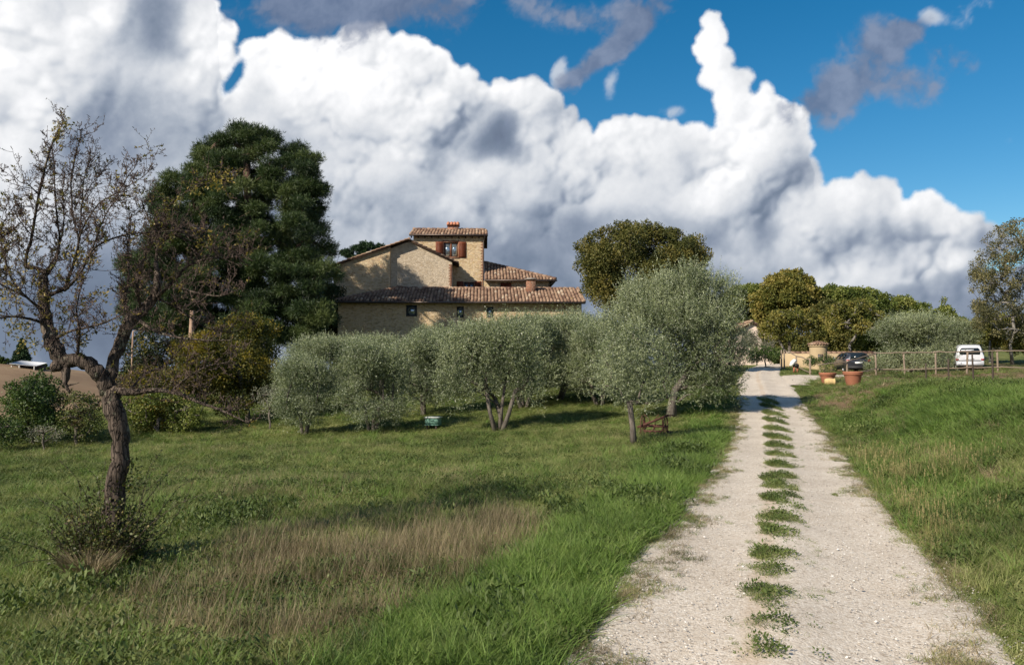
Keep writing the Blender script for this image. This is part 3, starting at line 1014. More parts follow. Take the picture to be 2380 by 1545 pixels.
def window(root, base, x0, x1, z0, z1, y, frame=.06, mull=True, mat='frame', sh=0.0):
    """frame with panes; the frame is the part, panes and shutters hang under it"""
    f = MA()
    yf0, yf1 = y + .10, y + .16
    f.box(x0, x0 + frame, yf0, yf1, z0, z1); f.box(x1 - frame, x1, yf0, yf1, z0, z1)
    f.box(x0 + frame, x1 - frame, yf0, yf1, z0, z0 + frame); f.box(x0 + frame, x1 - frame, yf0, yf1, z1 - frame, z1)
    xm = (x0 + x1) / 2
    if mull:
        f.box(xm - frame * .7, xm + frame * .7, yf0 - .01, yf1, z0 + frame, z1 - frame)
    fo = f.build('window', M[mat], root, base=base)
    halves = ((x0 + frame, xm - frame * .7), (xm + frame * .7, x1 - frame)) if mull else ((x0 + frame, x1 - frame),)
    for a, b in halves:
        MA().box(a, b, yf0 + .03, yf0 + .045, z0 + frame, z1 - frame).build('pane', M['glass'], fo, base=base)
    if sh:
        for s, xa in ((-1, x0 - sh), (1, x1)):
            g = MA()
            a, b = (xa + .01, xa + sh - .02) if s < 0 else (xa + .02, xa + sh - .01)
            g.box(a, b, y - .06, y - .02, z0 - .04, z1 + .04)
            for (c, d) in ((z0 + .04, z0 + .42), (z0 + .50, z1 - .04)):
                if d - c < .1: continue
                k = int((d - c) / .055)
                for i in range(k):
                    zz = c + (i + .5) * (d - c) / k
                    g.box(a + .06, b - .06, y - .075, y - .061, zz - .016, zz + .016)
            g.build('shutter', M['shutter'], fo, base=base)
    return fo


def gable_solid(m, outline, y0, y1):
    """prism: an (x, z) outline standing at depth y0, running back to y1"""
    n = len(outline)
    v = [(x, y0, z) for x, z in outline] + [(x, y1, z) for x, z in outline]
    # split the front face in vertical strips, so that concave outlines stay right
    m.add(v, quads=[(i, n + i, n + (i + 1) % n, (i + 1) % n) for i in range(n)], tris=[(0, i, i + 1) for i in range(1, n - 1)])


def build_house():
    base = Vector((-4.0, 62.0, gz(-4, 62)))
    root = empty('farmhouse', base, rad(2.2))
    tag(root, 'rambling stone farmhouse with terracotta roofs and a square tower', 'farmhouse')
    zb = -1.0
    # ---- long low wing in front
    YW, YE = 60.0, 59.55                     # wall and eave depth
    xl, xr = P(785, 700, YW).x, P(1350, 700, YW).x
    ez = P(1060, 701, YE).z                  # eave height
    w1 = (P(945.5, 0, YW).x, P(970.5, 0, YW).x, P(0, 735.5, YW).z, P(0, 709, YW).z)
    w2 = (P(1061, 0, YW).x, P(1077, 0, YW).x, P(0, 738, YW).z, P(0, 712, YW).z)
    w3 = (P(1129, 0, YW).x, P(1145, 0, YW).x, P(0, 738, YW).z, P(0, 712.5, YW).z)
    w4 = (P(1215, 0, YW).x, P(1232, 0, YW).x, P(0, 760, YW).z, P(0, 730, YW).z)
    m = MA()
    wall_with_holes(m, xl, xr, zb, ez - .02, YW, [w1, w2, w3, w4])
    top = ez + 1.28
    m.add([(xr, YW, zb), (xr, 63.9, zb), (xr, 63.9, top - .1), (xr, YW, ez - .02)], quads=[(0, 1, 2, 3)])
    m.add([(xl, 63.9, zb), (xl, YW, zb), (xl, YW, ez - .02), (xl, 63.9, top - .1)], quads=[(0, 1, 2, 3)])
    m.build('wing_wall', M['stone'], root, base=base)
    for w in (w1, w2, w3, w4):
        window(root, base, *w[:2], w[2], w[3], YW, .05, False, 'frame_dark')
    tx0, tx1 = P(774.7, 700, YE).x, P(1357, 700, YE).x
    slope = Vector((0, 4.1, 1.42)).normalized()
    L = math.hypot(4.1, 1.42)
    t = MA()
    hipw = P(800, 0, 60).x - tx0
    def hi(s): return min(L, .35 + (s / 4.6) * L) if s < 4.6 else L
    tiles(t, (tx0, YE, ez), (tx1, YE, ez), slope, L, hi=hi)
    # ridge / verge tiles
    rf = MA()
    roof_slab(rf, [(tx0, YE, ez - .03), (tx1, YE, ez - .03), (tx1, YE + 4.1, ez + 1.39), (tx0 + 4.6, YE + 4.1, ez + 1.39)])
    ro = rf.build('wing_roof', M['beam'], root, base=base)
    for i in range(11):
        a = Vector((tx1 - .02, YE, ez)) + slope * (i * .40)
        t.tube([a + Vector((0, 0, .06)), a + slope * .44 + Vector((0, 0, .04))], [.12, .095], 8, val=.75)
    for i in range(int((tx1 - tx0 - 4.6) / .42)):
        a = Vector((tx0 + 4.6 + i * .42, YE + 4.12, ez + 1.42))
        t.tube([a, a + Vector((.46, 0, 0))], [.13, .105], 8, val=rng.rand())
    for i in range(15):
        a = Vector((tx0, YE, ez)).lerp(Vector((tx0 + 4.6, YE + 4.1, ez + 1.42)), i / 15)
        b = Vector((tx0, YE, ez)).lerp(Vector((tx0 + 4.6, YE + 4.1, ez + 1.42)), (i + 1.15) / 15)
        t.tube([a + Vector((0, 0, .1)), b + Vector((0, 0, .06))], [.13, .10], 8, val=.3 + .3 * rng.rand())
    t.build('tiles', M['tile'], ro, base=base)
    g = MA()
    g.tube([(tx0 - .05, YE - .08, ez - .06), (tx1 + .05, YE - .08, ez - .06)], [.07, .07], 8)
    g.tube([(xr - 1.35, YE - .08, ez - .1), (xr - 1.35, YE + .1, ez - .3), (xr - 1.35, YW - .06, ez - .5), (xr - 1.35, YW - .06, 0)], [.045] * 4, 7)
    g.build('gutter', M['gutter'], root, base=base)
    # ---- gabled block behind it, on the left
    YG = 63.8
    gl, gs, gp, gr = P(782, 621, YG), P(910.7, 577, YG), P(953.3, 560.5, YG), P(1052, 606.3, YG)
    m = MA()
    # left part stands 0.45 m proud of the right part
    yl = YG - .45
    m.add([(gl.x, yl, zb), (gs.x, yl, zb), (gs.x, yl, gs.z), (gl.x, yl, gl.z)], quads=[(0, 1, 2, 3)])
    m.add([(gs.x, yl, zb), (gs.x, YG + 9, zb), (gs.x, YG + 9, gs.z), (gs.x, yl, gs.z)], quads=[(0, 1, 2, 3)])
    m.add([(gl.x, YG + 9, zb), (gl.x, yl, zb), (gl.x, yl, gl.z), (gl.x, YG + 9, gl.z)], quads=[(0, 1, 2, 3)])
    m.build('gable_wall', M['stone'], root, base=base)
    m = MA()
    m.add([(gs.x + .002, YG, zb), (gp.x, YG, zb), (gp.x, YG, gp.z), (gs.x + .002, YG, gs.z)], quads=[(0, 1, 2, 3)])
    m.add([(gp.x, YG, zb), (gr.x, YG, zb), (gr.x, YG, gr.z), (gp.x, YG, gp.z)], quads=[(0, 1, 2, 3)])
    m.add([(gr.x, YG, zb), (gr.x, YG + 9, zb), (gr.x, YG + 9, gr.z), (gr.x, YG, gr.z)], quads=[(0, 1, 2, 3)])
    m.build('gable_wall', M['stone_grey'], root, base=base)
    q = MA()
    for k in range(26):                      # brick quoin at the right corner
        z_ = gr.z - .3 - k * .11
        q.box(gr.x - (.16 if k % 2 else .26), gr.x + .012, YG - .012, YG + .1, z_ - .095, z_)
    q.build('brick_corner', M['brick'], root, base=base)
    rf = MA()
    ov = .22
    def slab(a, b, y0, y1, dz=.04, th=.10):
        roof_slab(rf, [(a.x, y0, a.z + dz), (b.x, y0, b.z + dz), (b.x, y1, b.z + dz), (a.x, y1, a.z + dz)], th)
    d1 = (gl - gs).normalized(); d2 = (gr - gp).normalized()
    glo = gl + d1 * .45; gro = gr + d2 * .55
    slab(glo, gs, yl - ov, YG + 9); slab(gs, gp, YG - ov * .8, YG + 9, .045); slab(gp, gro, YG - ov * .8, YG + 9, .045)
    ro = rf.build('gable_roof', M['beam'], root, base=base)
    t = MA()
    for a, b, y0 in ((glo, gp, yl - ov + .02), (gro, gp, YG - ov + .02)):
        up = (Vector((b.x, 0, b.z)) - Vector((a.x, 0, a.z)))
        Lh = up.length
        up.normalize()
        e0, e1 = ((a.x, YG + 9, a.z + .06), (a.x, y0, a.z + .06)) if a is glo else ((a.x, y0, a.z + .06), (a.x, YG + 9, a.z + .06))
        tiles(t, e0, e1, up, Lh, r=.09)
    for i in range(22):
        t.tube([(gp.x, YG - .25 + i * .42, gp.z + .12), (gp.x, YG + .2 + i * .42, gp.z + .10)], [.13, .105], 8, val=rng.rand())
    t.build('tiles', M['tile'], ro, base=base)
    # ---- tower
    YT = 66.0
    x0, x1 = P(968, 0, YT).x, P(1129.5, 0, YT).x
    ze = P(0, 547, YT).z
    wz = (P(1037, 0, YT).x, P(1070.6, 0, YT).x, P(0, 598, YT).z, P(0, 563.7, YT).z)
    wb = (P(1083, 0, YT).x, P(1107, 0, YT).x, P(0, 690, YT).z, P(0, 655, YT).z)
    m = MA()
    wall_with_holes(m, x0, x1, zb, ze, YT, [wz, wb])
    YB = YT + 6.2
    m.add([(x1, YT, zb), (x1, YB, zb), (x1, YB, ze), (x1, YT + 3.1, ze + .9), (x1, YT, ze)], tris=[(0, 1, 2), (0, 2, 3), (0, 3, 4)])
    m.add([(x0, YT, zb), (x0, YB, zb), (x0, YB, ze), (x0, YT + 3.1, ze + .9), (x0, YT, ze)], tris=[(0, 2, 1), (0, 3, 2), (0, 4, 3)])
    m.add([(x0, YB, zb), (x1, YB, zb), (x1, YB, ze), (x0, YB, ze)], quads=[(0, 3, 2, 1)])
    m.build('tower_wall', M['stone'], root, base=base)
    q = MA()
    for k in range(40):
        z_ = ze - .5 - k * .12
        q.box(x1 - (.15 if k % 2 else .27), x1 + .012, YT - .012, YT + .1, z_ - .10, z_)
    q.build('brick_corner', M['brick'], root, base=base)
    MA().box(wz[0] - .1, wz[1] + .1, YT - .013, YT + .05, wz[3] + .012, wz[3] + .17).build('lintel', M['brick'], root, base=base)
    MA().box(wz[0] - .1, wz[1] + .1, YT - .03, YT + .05, wz[2] - .11, wz[2] - .012).build('sill', M['brick'], root, base=base)
    window(root, base, *wz[:2], wz[2], wz[3], YT, .055, True, 'frame', .66)
    window(root, base, *wb[:2], wb[2], wb[3], YT, .05, True, 'frame', .58)
    rf = MA(); t = MA()
    ov = .32
    sl_ = Vector((0, 3.1 + ov, .95)).normalized()
    Ls = math.hypot(3.1 + ov, .95)
    zt = ze - .02
    roof_slab(rf, [(x0 - ov, YT - ov, zt), (x1 + ov, YT - ov, zt), (x1 + ov, YT + 3.1, zt + .95), (x0 - ov, YT + 3.1, zt + .95)])
    roof_slab(rf, [(x0 - ov, YT + 3.1, zt + .95), (x1 + ov, YT + 3.1, zt + .95), (x1 + ov, YB + ov, zt), (x0 - ov, YB + ov, zt)])
    for k in range(12):
        xx = x0 - .15 + k * (x1 - x0 + .3) / 11
        rf.box(xx - .05, xx + .05, YT - ov + .02, YT, zt - .23, zt - .125)
    ro = rf.build('tower_roof', M['beam'], root, base=base)
    tiles(t, (x0 - ov, YT - ov, zt + .03), (x1 + ov, YT - ov, zt + .03), sl_, Ls)
    sb = Vector((0, -(3.1 + ov), .95)).normalized()
    tiles(t, (x1 + ov, YB + ov, zt + .03), (x0 - ov, YB + ov, zt + .03), sb, Ls)
    n_ = int((x1 - x0 + 2 * ov) / .42)
    for i in range(n_):
        t.tube([(x0 - ov + i * .42, YT + 3.1, zt + 1.06), (x0 - ov + i * .42 + .46, YT + 3.1, zt + 1.04)], [.13, .105], 8, val=rng.rand())
    t.build('tiles', M['tile'], ro, base=base)
    g = MA()
    g.tube([(x0 - ov, YT - ov - .07, zt - .02), (x1 + ov, YT - ov - .07, zt - .02)], [.065, .065], 8)
    g.tube([(x1 + .05, YT - ov - .07, zt - .06), (x1 + .02, YT - .1, zt - .3), (x1 - .04, YT - .07, zt - .5), (x1 - .04, YT - .07, 6)], [.045] * 4, 7)
    g.build('gutter', M['gutter'], root, base=base)
    # chimney on the tower: brick stack, tiled cap on little piers
    cx0, cx1 = P(1048, 0, 69).x, P(1075, 0, 69).x
    zc = P(0, 531, 69).z
    c = MA()
    c.box(cx0 + .06, cx1 - .06, 68.8, 69.7, zc - .9, zc + .05)
    for xx in (cx0 + .12, (cx0 + cx1) / 2, cx1 - .12):
        c.box(xx - .06, xx + .06, 68.85, 68.97, zc + .05, zc + .24); c.box(xx - .06, xx + .06, 69.5, 69.62, zc + .05, zc + .24)
    co = c.build('chimney', M['brick'], root, base=base)
    t = MA()
    su = Vector((0, .55, .30)).normalized()
    tiles(t, (cx0 - .04, 68.72, zc + .25), (cx1 + .04, 68.72, zc + .25), su, .63, r=.12, pitch=.29, tl=.33)
    sd = Vector((0, -.55, .30)).normalized()
    tiles(t, (cx1 + .04, 69.82, zc + .25), (cx0 - .04, 69.82, zc + .25), sd, .63, r=.12, pitch=.29, tl=.33)
    t.build('tiled_cap', plain('new_tile', (.48, .21, .13), .8, .2, 0, .2, 6), co, base=base)
    # ---- low block right of the tower, with a hipped lean-to roof
    YL = 64.6
    lx0, lx1 = x1 + .0, P(1277, 0, YL).x
    lz = P(0, 652, YL).z
    m = MA()
    wl_ = (P(1166, 0, YL).x, P(1191, 0, YL).x, P(0, 676, YL).z, P(0, 657, YL).z)
    wall_with_holes(m, lx0 - .02, lx1, zb, lz, YL, [])
    m.add([(lx1, YL, zb), (lx1, YL + 6, zb), (lx1, YL + 6, lz), (lx1, YL, lz)], quads=[(0, 1, 2, 3)])
    m.build('side_wall', M['stone'], root, base=base)
    g = MA()
    for a, b in ((wl_[0], (wl_[0] + wl_[1]) / 2 - .01), ((wl_[0] + wl_[1]) / 2 + .01, wl_[1])):
        g.box(a, b, YL - .05, YL - .012, wl_[2], wl_[3])
        for k in range(7):
            z_ = wl_[2] + .06 + k * (wl_[3] - wl_[2] - .1) / 7
            g.box(a + .05, b - .05, YL - .065, YL - .051, z_, z_ + .04)
    g.build('shutter', M['shutter'], root, base=base)
    rf = MA(); t = MA()
    e0, e1 = Vector((lx0 + .03, YL - .4, lz + .02)), Vector((lx1 + .55, YL - .4, lz + .02))
    rise = 2.05; run = 5.2
    apex = Vector((lx0 + .03, YL - .4 + run, lz + rise))
    back = Vector((lx1 + .55, YL + 6.4, lz + .02))
    n_ = 3
    roof_slab(rf, [tuple(e0), tuple(e1), tuple(apex)], .1)
    roof_slab(rf, [tuple(e1), tuple(back), tuple(apex)], .1)
    ro = rf.build('side_roof', M['beam'], root, base=base)
    up = Vector((0, run, rise)); Lu = up.length; up.normalize()
    Wd = (e1 - e0).length
    tiles(t, e0 + Vector((0, 0, .03)), e1 + Vector((0, 0, .03)), up, Lu, hi=lambda s: Lu * (1 - s / Wd))
    # hip side, facing east
    up2 = Vector((-(Wd), 0, rise)).normalized()
    L2 = math.hypot(Wd, rise)
    Wb = (back - e1).length
    tiles(t, e1 + Vector((0, 0, .03)), back + Vector((0, 0, .03)), up2, L2, hi=lambda s: L2 * min(s / run, max(0, (Wb - s) / (Wb - run + .01))))
    for i in range(17):
        a = e1.lerp(apex, i / 17); b = e1.lerp(apex, min(1, (i + 1.2) / 17))
        t.tube([a + Vector((0, 0, .12)), b + Vector((0, 0, .1))], [.13, .10], 8, val=rng.rand())
    t.build('tiles', M['tile'], ro, base=base)
    g = MA()
    g.tube([(e0.x, YL - .48, lz - .02), (e1.x + .1, YL - .48, lz - .02)], [.06, .06], 8)
    g.tube([(e1.x - .1, YL - .42, lz - .05), (lx1 - .0, YL - .1, lz - .35), (lx1 + .03, YL - .05, lz - .7), (lx1 + .03, YL - .05, 4)], [.04] * 4, 7)
    g.build('gutter', M['gutter'], root, base=base)
    # brick chimney standing on the wing roof
    kx0, kx1 = P(1223, 0, 62.3).x, P(1244, 0, 62.3).x
    kz0, kz1 = P(0, 680, 62.3).z, P(0, 652.5, 62.3).z
    c = MA()
    c.box(kx0, kx1, 62.3, 62.9, kz0 - .5, kz1)
    for xx in (kx0 + .07, (kx0 + kx1) / 2, kx1 - .07):
        c.box(xx - .05, xx + .05, 62.32, 62.42, kz1, kz1 + .13); c.box(xx - .05, xx + .05, 62.78, 62.88, kz1, kz1 + .13)
    co = c.build('chimney', M['brick'], root, base=base)
    t = MA()
    t.box(kx0 - .13, kx1 + .13, 62.2, 63.0, kz1 + .13, kz1 + .19)
    t.box(kx0 + .05, kx1 - .05, 62.35, 62.85, kz1 + .19, kz1 + .27)
    t.build('cap', plain('stone_cap', (.27, .24, .21), .9), co, base=base)
    return root


build_house()


def simple_gable(name, label, cat, ox0, ox1, oy_eave, ox_peak, oy_peak, D, depth, wall, over=.3):
    a, b, p = P(ox0, oy_eave, D), P(ox1, oy_eave, D), P(ox_peak, oy_peak, D)
    base = Vector(((a.x + b.x) / 2, D, gz((a.x + b.x) / 2, D)))
    root = tag(empty(name, base), label, cat)
    m = MA()
    zb = base.z - .5
    m.add([(a.x, D, zb), (b.x, D, zb), (b.x, D, b.z), (p.x, D, p.z), (a.x, D, a.z)], tris=[(0, 1, 2), (0, 2, 3), (0, 3, 4)])
    for q, s in ((a, 1), (b, -1)):
        v = [(q.x, D + depth, zb), (q.x, D, zb), (q.x, D, q.z), (q.x, D + depth, q.z)]
        m.add(v if s > 0 else v[::-1], quads=[(0, 1, 2, 3)])
    m.build('wall', wall, root, base=base)
    rf = MA(); t = MA()
    for q in (a, b):
        d = (q - p).normalized()
        e = q + d * over
        pts = [(e.x, D - over, e.z + .03), (p.x, D - over, p.z + .03), (p.x, D + depth, p.z + .03), (e.x, D + depth, e.z + .03)]
        roof_slab(rf, pts if q is b else pts[::-1], .1)
        up = Vector((p.x - e.x, 0, p.z - e.z)); L = up.length; up.normalize()
        e0, e1 = ((e.x, D + depth, e.z + .05), (e.x, D - over, e.z + .05)) if q is a else ((e.x, D - over, e.z + .05), (e.x, D + depth, e.z + .05))
        tiles(t, e0, e1, up, L, r=.09)
    t.tube([(p.x, D - over, p.z + .12), (p.x, D + depth, p.z + .12)], [.12, .12], 8, val=.8)
    ro = rf.build('roof', M['beam'], root, base=base)
    t.build('tiles', M['tile'], ro, base=base)
    return root


simple_gable('outbuilding', 'pale pink plastered outbuilding with a low gable, half hidden by trees', 'outbuilding', 1700, 1796, 776, 1746, 749, 76, 7, M['plaster'])


def build_wall_and_turret():
    D = 62
    a, b = P(1815, 820, D), P(2036, 820, D)
    base = Vector(((a.x + b.x) / 2, D, gz((a.x + b.x) / 2, D)))
    root = tag(empty('garden_wall', base), 'low ochre garden wall running behind the dark car', 'wall')
    MA().box(a.x, b.x, D, D + .3, base.z - .5, P(0, 821, D).z).build('wall', M['plaster_yellow'], root, base=base)
    m = MA()
    n = int((b.x - a.x) / .4)
    for i in range(n):
        m.tube([(a.x + i * .4, D + .15, P(0, 821, D).z + .0), (a.x + i * .4 + .43, D + .15, P(0, 821, D).z + .0)], [.17, .15], 8, val=rng.rand())
    m.build('coping', M['tile'], root, base=base)
    # little round well house with a tiled cap and a small barred window
    D = 59
    c = P(1901, 820, D)
    base = Vector((c.x, D, gz(c.x, D)))
    root = tag(empty('well_house', base), 'small round ochre well house with a tiled cap and barred window', 'well house')
    R = px(19.5, D)
    zt = P(0, 805, D - R).z - base.z
    m = MA()
    m.lathe([(R, -.4), (R, zt)], 28)
    m.lathe([(R + .04, zt - .02), (R + .09, zt + .03), (R + .09, zt + .10), (R, zt + .14)], 28)
    m.build('wall', M['plaster_yellow'], root)
    t = MA()
    for k in range(22):
        a_ = k * 2 * PI / 22
        d = Vector((math.cos(a_), math.sin(a_), 0))
        for j in range(2):
            r0, r1 = R + .12 - j * R * .5, R * .5 - j * R * .42
            z0, z1 = zt + .16 + j * .13, zt + .28 + j * .13
            t.tube([d * r0 + Vector((0, 0, z0)), d * max(.05, r1) + Vector((0, 0, z1))], [.10 - .03 * j, .07 - .03 * j], 6, val=rng.rand())
    t.lathe([(R + .1, zt + .13), (.05, zt + .36)], 24)
    t.build('tiled_cap', M['tile'], root)
    w = MA()
    yf = -R - .005
    w.box(-.17 - .08, .17 - .08, yf, yf + .2, zt * .42, zt * .42 + .5)
    wo = w.build('window', M['frame_dark'], root)
    g = MA()
    for xx in (-.16, -.08, .0):
        g.box(xx - .012, xx + .012, yf - .02, yf - .003, zt * .42, zt * .42 + .5)
    for zz in (.15, .33):
        g.box(-.25, .09, yf - .024, yf - .021, zt * .42 + zz, zt * .42 + zz + .02)
    g.build('bars', M['wood'], wo)


build_wall_and_turret()


# ------------------------------------------------------------------ pots, box, cultivator, cars, fence
M['terracotta'] = plain('terracotta', (.36, .15, .09), .85, .2, 0, .22, 5, .15)
M['yellow_clay'] = plain('yellow_clay', (.55, .40, .19), .85, .2, 0, .18, 6, .1)


def pot(loc, R, H, label):
    root = tag(empty('terracotta_pot', loc, rad(rng.rand() * 90)), label, 'plant pot', 'terracotta pots beside the drive')
    m = MA()
    prof = [(0, 0), (R * .62, 0), (R * .66, .03), (R * .86, H * .72), (R * .88, H * .74), (R * .98, H * .78), (R, H * .82), (R, H * .9), (R * 1.03, H * .92), (R * 1.03, H), (R * .92, H), (R * .88, H * .88), (R * .82, H * .7)]
    m.lathe(prof, 36)
    m.lathe([(R * .78, H * .48), (R * .80, H * .5), (R * .795, H * .54), (R * .79, H * .56)], 36)
    m.build('pot_body', M['terracotta'], root, smooth=True)
    s = MA(); s.lathe([(R * .86, H * .86), (0.001, H * .89)], 24)
    s.build('soil', plain('soil', (.07, .05, .035), .95, .1), root)
    return root


def leaf_quads(c, d, s, L, W):
    """rhombus leaves: centres (N,3), long axis, side axis -> vertices and quads"""
    L = np.asarray(L)[..., None] if np.ndim(L) else L
    W = np.asarray(W)[..., None] if np.ndim(W) else W
    v = np.stack([c, c + d * L * .45 + s * W * .5, c + d * L, c + d * L * .45 - s * W * .5], 1).reshape(-1, 3)
    n = len(c)
    q = np.arange(n)[:, None] * 4 + np.arange(4)
    return v, q


def unit(v): return v / (np.linalg.norm(v, axis=-1, keepdims=True) + 1e-9)


def rand_dir(r, n): return unit(r.normal(size=(n, 3)))


def clump_points(r, clumps, per_vol, minr=.35, flat=1.0):
    """points thrown through ellipsoid clumps, thicker towards the outside; -> points, outward directions, clump value"""
    P_, O_, V_ = [], [], []
    for (x, y, z, rx, ry, rz) in clumps:
        n = int(per_vol * (rx * ry * rz) ** (2 / 3) * 4)
        d = rand_dir(r, n)
        q = (minr + (1 - minr) * r.rand(n) ** .55)[:, None]
        q = q * (1 + .18 * r.normal(size=(n, 1)) * .6)
        o = d * np.array([rx, ry, rz]) * q
        P_.append(np.array([x, y, z]) + o)
        O_.append(unit(d + r.normal(size=(n, 3)) * .35))
        V_.append(np.clip(r.normal(.5, .21) + r.normal(size=n) * .16, 0, 1))
    return np.concatenate(P_), np.concatenate(O_), np.concatenate(V_)


p1 = P(1923, 889, 39.0); p2 = P(1982, 898, 36.4)
b1 = Vector((p1.x, p1.y, gz(p1.x, p1.y))); b2 = Vector((p2.x, p2.y, gz(p2.x, p2.y)))
pot1 = pot(b1, px(19, 39), .56, 'terracotta pot filled with a leafy plant, behind the yellow jar')
pot(b2, px(22, 36.4), .66, 'large empty terracotta pot in front of the dark car')
r = np.random.RandomState(8)
m = MA()
c, o_, v_ = clump_points(r, [(0, 0, .70, .38, .38, .26), (.15, .05, .78, .2, .2, .2), (-.2, 0, .72, .22, .2, .2)], 700)
m.add(*leaf_quads(c, unit(o_ + np.array([0, 0, .5])), rand_dir(r, len(c)), .07, .035), val=v_)
pl = tag(empty('potted_plant', b1), 'low leafy green plant growing in the left terracotta pot', 'plant')
m.build('foliage', M['green'], pl)
m = MA()
for k in range(14):
    a_ = k * 2.4
    m.tube([(math.cos(a_) * .05, math.sin(a_) * .05, .44), (math.cos(a_) * .15, math.sin(a_) * .15, .6), (math.cos(a_) * .3, math.sin(a_) * .3, .75)], [.012, .009, .005], 5)
m.build('stems', M['bark_olive'], pl)

# yellow jar lying on its side in front of the left pot
D = 38.2
c_ = P(1927, 884, D)
root = tag(empty('clay_jar', (c_.x, D, gz(c_.x, D)), rad(-12)), 'small yellow clay jar lying on its side before a pot', 'jar')
m = MA()
m.lathe([(0.001, -.22), (.13, -.22), (.17, -.14), (.185, 0), (.17, .12), (.15, .18), (.17, .2), (.17, .24), (.15, .25), (.13, .2), (.13, 0), (.001, -.05)], 24, (0, 0, .17), axis='X')
m.build('jar_body', M['yellow_clay'], root, smooth=True)
MA().lathe([(.128, .16), (.001, .155)], 20, (0, 0, .17), axis='X').build('mouth_shade', M['black'], root)  # black disc across the neck stands in for the shade inside the jar


def build_hive():
    D = 28.6
    a, b = P(990, 965, D), P(1023, 965, D)
    cx = (a.x + b.x) / 2
    base = Vector((cx, D, gz(cx, D) + .02))
    root = tag(empty('beehive', base, rad(-16)), 'pale green wooden box with white lid standing in the orchard grass', 'beehive')
    g = plain('green_paint', (.16, .30, .24), .7, .3, 0, .2, 7)
    w = (b.x - a.x) / 2 * .92
    m = MA(); m.box(-w, w, -.2, .2, .10, .36)
    m.box(-w - .01, w + .01, -.21, .21, .10, .13); m.box(-.1, .1, -.225, -.21, .27, .30)
    m.build('box_body', g, root)
    MA().box(-w - .03, w + .03, -.235, .235, .362, .40).build('lid', plain('white_lid', (.62, .66, .62), .6, .3, 0, .1), root)
    for sx in (-1, 1):
        for sy in (-1, 1):
            MA().box(sx * (w - .06) - .025, sx * (w - .06) + .025, sy * .15 - .025, sy * .15 + .025, -.15, .10).build('leg', M['wood_dark'], root)


build_hive()


def build_cultivator():
    D = 23.6
    c = P(1520, 990, D)
    base = Vector((c.x, D, gz(c.x, D)))
    root = tag(empty('horse_hoe', base, rad(-22)), 'rusty two wheeled horse drawn implement beside the small olive tree', 'farm implement')
    R = .31
    hub = R + .0
    def wheel(x):
        m = MA()
        n = 28
        a_ = np.arange(n + 1) * 2 * PI / n
        m.tube([(x, R * math.cos(t), hub + R * math.sin(t)) for t in a_], [.017] * (n + 1), 6, cap=False)
        w = m.build('wheel', M['iron'], root)
        s = MA()
        for k in range(10):
            t = k * 2 * PI / 10
            s.tube([(x, .03 * math.cos(t), hub + .03 * math.sin(t)), (x, R * math.cos(t), hub + R * math.sin(t))], [.007, .007], 5)
        s.build('spokes', M['iron'], w)
        h = MA(); h.lathe([(.001, -.06), (.04, -.06), (.045, 0), (.04, .06), (.001, .06)], 12, (x, 0, hub), axis='X')
        h.build('hub', M['iron'], w)
    wheel(-.34); wheel(.34)
    f = MA()
    f.tube([(-.40, 0, hub), (.40, 0, hub)], [.022, .022], 8)
    f.bar((-.26, -.20, hub - .12), (.26, -.20, hub - .12), .035, .05)
    f.bar((-.26, .16, hub + .02), (.26, .16, hub + .02), .035, .05)
    for x in (-.26, 0, .26):
        f.bar((x, -.22, hub - .12), (x, .18, hub + .02), .03, .04)
    f.bar((-.45, -.25, hub - .02), (.42, .05, hub + .34), .045, .06)
    f.bar((-.30, .0, hub), (-.30, -.05, hub + .2), .03)
    f.bar((.25, .0, hub), (.25, -.02, hub + .30), .03)
    f.tube([(.30, .03, hub + .32), (.52, .10, hub + .34), (.60, .12, hub + .30)], [.02, .018, .016], 6)
    f.build('frame', M['iron'], root)
    for x in (-.22, -.08, .08, .22):
        t = MA()
        t.tube([(x, -.20, hub - .1), (x + .01, -.26, hub - .2), (x, -.24, .06), (x, -.20, .02)], [.014, .014, .012, .006], 6)
        t.build('tine', M['iron'], root)
    for x0, x1 in ((-.14, -.30), (.02, .14)):
        l = MA()
        l.tube([(x0, .05, hub), (x0 - .01, .04, hub + .2), (x1, -.02, hub + .36)], [.013, .012, .011], 6)
        l.build('lever', M['iron'], root)
    s = MA()
    v = s.lathe([(.001, .0), (.10, .01), (.17, .045), (.185, .09), (.175, .09), (.10, .03), (.001, .02)], 20, (.58, -.16, .10))
    s.build('seat', M['black'], root, smooth=True)
    s = MA(); s.tube([(.35, -.02, hub - .05), (.48, -.10, .16), (.56, -.15, .12)], [.016, .014, .012], 6)
    s.build('seat_arm', M['iron'], root)


build_cultivator()


# ---- vehicles -------------------------------------------------------------
def loft(m, secs, val=.5, close=True):
    """skin over cross-sections (lists of equal length running round the body)"""
    n = len(secs[0])
    v = np.array([p for s in secs for p in s], float)
    q = []
    for i in range(len(secs) - 1):
        for j in range(n):
            jn = (j + 1) % n
            q.append((i * n + j, i * n + jn, (i + 1) * n + jn, (i + 1) * n + j))
    t = []
    for k in range(1, n - 1):
        t.append((0, k + 1, k))
        t.append(((len(secs) - 1) * n, (len(secs) - 1) * n + k, (len(secs) - 1) * n + k + 1))
    m.add(v, quads=q, tris=t, val=val)


def car_section(y, wb, ws, zb, zs, wr=None, zr=None):
    """half widths at sill / shoulder / roof and their heights -> closed ring (x right)"""
    if wr is None: wr, zr = ws * .93, zs + .03
    right = [(wb * .9, zb), (wb, zb + .08), (ws, (zb + zs) / 2), (ws, zs - .06), (ws * .98, zs), (wr + .02, zr - .12), (wr * .93, zr - .03), (wr * .6, zr)]
    pts = [(x, y, z) for x, z in right] + [(-x, y, z) for x, z in right[::-1]]
    return pts


